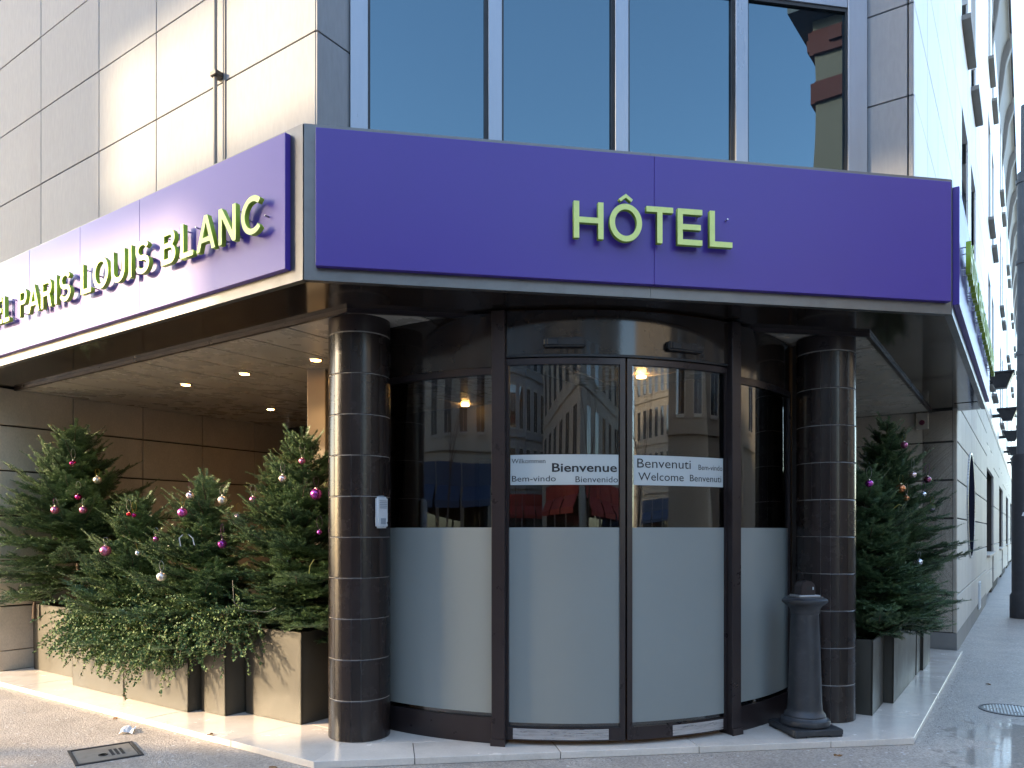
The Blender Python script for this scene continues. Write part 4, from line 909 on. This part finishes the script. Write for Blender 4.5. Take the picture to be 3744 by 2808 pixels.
tag(inst('grit', np_mesh('grit', v, f, M['plinth']), None, I4), 'fine grit lying along the foot of the marble platform', 'grit', kind='stuff')

# ================================================================== ACROSS THE STREET (lights, shades and mirrors in the glass)
def env_mat(name, c): return mat(name, c, .7, var=.08, scale=.6, dirt=(c[0]*.6,c[1]*.58,c[2]*.55,1), dirt_amt=.4, dirt_scale=.5)
M['cream'] = env_mat('cream_render', (.36,.32,.26)); M['cream2'] = env_mat('pale_limestone_front', (.36,.335,.29)); M['greyr'] = env_mat('grey_render', (.25,.245,.24)); M['zinc'] = env_mat('zinc_roof', (.13,.14,.16))
M['taupe'] = env_mat('taupe_render', (.20,.175,.145)); M['brick'] = env_mat('red_brick_band', (.115,.024,.022)); M['redsh'] = mat('red_awning', (.28,.03,.022), .7); M['blue_shop'] = mat('blue_shopfront', (.03,.055,.11), .5); M['pink'] = mat('pink_banner', (.50,.03,.20), .6)
def building(label, faces, foot, h, wall, fl=3.3, roof=3.0, eave=.0, shop=None, bands=False):
    T = thing('street_building', label, 'building', Matrix.Translation((foot[0][0],foot[0][1],-.05)), 'buildings across the crossing')
    MB().prism(foot, -.15, h).ob('wall', M[wall], T)
    cx = sum(p[0] for p in foot)/len(foot); cy = sum(p[1] for p in foot)/len(foot)
    sc_ = lambda k: [(cx+(p[0]-cx)*k, cy+(p[1]-cy)*k) for p in foot]
    def loft(a, b, z0, z1):
        m = MB(); n = len(a); m.v = [(p[0],p[1],z0) for p in a]+[(p[0],p[1],z1) for p in b]; m.f = [tuple(range(n-1,-1,-1)), tuple(range(n,2*n))]+[(i,(i+1)%n,n+(i+1)%n,n+i) for i in range(n)]; return m
    e = 1+eave*.1+.02
    MB().prism(sc_(e), h-.18 if eave else h-.35, h+.02).ob('eaves', M['zinc' if eave else wall], T)
    loft(sc_(e if eave else 1), sc_(.82), h+.02, h+roof).ob('roof', M['zinc'], T)
    wm = None
    for F, w, sh in faces:
        nw = int(w/2.4); x0 = (w-nw*2.4)/2
        for k in range(int((h-4.2)/fl)):
            z = 4.6+k*fl
            for i in range(nw):
                a = x0+i*2.4+.65
                if wm is None:
                    wm = MB().box(0,1.1,-.06,0,-.1,0).box(-.12,0,-.05,0,0,2.1).box(1.1,1.22,-.05,0,0,2.1).box(-.12,1.22,-.05,0,2.1,2.24).box(.53,.57,-.03,-.012,0,2.1).mesh('window', M['cream2'])
                    pm = MB().box(0,1.1,-.012,-.004,0,2.1).mesh('pane', M['glass_far'])
                mt = sub(F, a, 0, z); wo = inst('window', wm, T, mt); inst('pane', pm, wo, mt)
        for k in range(int((h-4.2)/fl)+1): MB().box(0,w,-.10,0,4.05+k*fl,4.2+k*fl).ob('string_course', M[wall], T, F)
        if bands:
            for z0, z1 in ((h-1.1,h-.5),(h-2.3,h-1.8),(h-7.5,h-7.1)): MB().box(-.06,w,-.11,0,z0,z1).ob('brick_band', M['brick'], T, F)
            for i in range(int(w/.6)): MB().box(i*.6+.1,i*.6+.4,-.2,-.11,h-.9,h-.6).ob('brick_dentil', M['brick'], T, F)
        if sh:
            for i in range(int(w/4.2)):
                a = .4+i*4.2; MB().box(a,a+3.6,-.04,-.004,0,2.9).ob('shop_window', M['glass_far'], T, F)
                MB().box(a-.2,a+3.8,-.12,0,3.0,3.7).ob('shop_fascia', M[sh], T, F)
                m = MB(); m.v = [(a-.1,-.12,3.0),(a+3.7,-.12,3.0),(a+3.7,-1.4,2.5),(a-.1,-1.4,2.5),(a-.1,-1.4,2.3),(a+3.7,-1.4,2.3)]; m.f = [(0,1,2,3),(3,2,5,4)]
                m.ob('awning', M['redsh' if sh == 'redsh' else sh], T, F)
    return T
def LWp(x, y): return wxy(FL, x, y)
def rect(x0, x1, y0, y1): return [wxy(FL,x0,y0), wxy(FL,x1,y0), wxy(FL,x1,y1), wxy(FL,x0,y1)]
building('cream corner block across the left street, shading the hotel corner', [(sub(FL,1.5,-15.5,0,180), 15.0, 'blue_shop'), (sub(FL,1.5,-29,0,90), 13.4, None)], rect(-13.5,1.5,-29,-15.5), 15, 'cream', roof=2.5)
sun_mask = thing('sun_mask_block', 'added unseen cream block whose openings cut the sun into patches, across the left street', 'building', fr(LWp(-20,-16), ANG_L))  # unseen block added so its openings shape the sun patches on the hotel
for nm, b in (('pier',(-14.72,-13.5,-17,-15.6,-.15,11.1)),('mask_lintel',(-27,-13.5,-17,-15.6,11.1,11.5)),('mask_wall',(-27,-18.4,-17,-15.6,11.5,13.4)),('mask_top',(-27,-13.5,-17,-15.6,13.4,18)),('pier',(-32,-27,-17,-15.6,-.15,18))):
    MB().box(*b).ob(nm, M['cream'], sun_mask, FL)
building('grey block closing the view behind the crossing', [(sub(FL,21,-36,0,180), 23, 'redsh')], rect(-2,21,-46,-36), 20, 'greyr')
building('cream block closing the left street beyond the crossing', [(sub(FL,46,2,0,-90), 20, 'blue_shop')], rect(46,56,-18,2), 17, 'cream')
building('rendered corner house with red brick bands under deep dark eaves', [(sub(FL,16,8,0,-90), 8, None), (sub(FL,16,0,0,0), 12, None)], rect(16,28,0,8), 14.9, 'taupe', eave=.9, roof=1.6, bands=True)
building('tall pale limestone block diagonally across the crossing', [(sub(FL,17,-16,0,-90), 15, 'redsh'), (sub(FL,31,-16,0,180), 14, 'redsh')], rect(17,31,-31,-16), 12.5, 'cream2', roof=2, eave=.3)
building('low pale block farther along the right street', [(sub(FL,16,40,0,-90), 28, None)], rect(16,26,12,40), 9, 'cream2', roof=1.5)
def bare_tree(label, x, y, h, seed, sp=1.0):
    g = random.Random(seed); T = thing('bare_tree', label, 'tree', Matrix.Translation((x,y,-.05)), 'bare street trees around the crossing'); tr = MB(); cr = MB()
    def grow(p, d, ln, r, lev, mb):
        pts = [p]; rr = [r]; n = 4
        for i in range(n):
            d = (d+Vector((g.gauss(0,.09),g.gauss(0,.09),.05))).normalized(); pts.append(pts[-1]+d*ln/n); rr.append(r*(1-.45*(i+1)/n))
        mb.tube(pts, rr, 7 if lev < 2 else 4, cap=False)
        if lev >= 6: return
        for k in range(3 if lev < 4 else 2):
            a = g.uniform(0,6.28); s = g.uniform(.35,.8)*sp; q = d.orthogonal().normalized(); q.rotate(Matrix.Rotation(a,3,d))
            grow(pts[-1] if k < 2 else pts[2], (d+q*s).normalized(), ln*g.uniform(.62,.82), rr[-1]*g.uniform(.6,.8), lev+1, cr)
    grow(Vector((0,0,0)), Vector((0,0,1)), h*.30, h*.017, 0, tr)
    tr.ob('trunk', M['bark'], T, WM[T.name], smooth=50); cr.ob('crown', M['bark'], T, WM[T.name])
def LW(x, y): return wxy(FL, x, y)
bare_tree('bare street tree nearest the gap across the left street', *LW(-10.4,-9.2), 12.5, 2, 1.15)
bare_tree('bare street tree in front of the cream corner block', *LW(-5,-13.5), 10, 5)
bare_tree('bare street tree before the pale limestone block', *LW(15.0,-12.5), 11, 8)
bare_tree('bare street tree beside the brick banded house', *LW(14.2,-3.5), 8.5, 9)
bare_tree('bare street tree on the pavement of the grey closing block', *LW(9,-30), 11, 10)
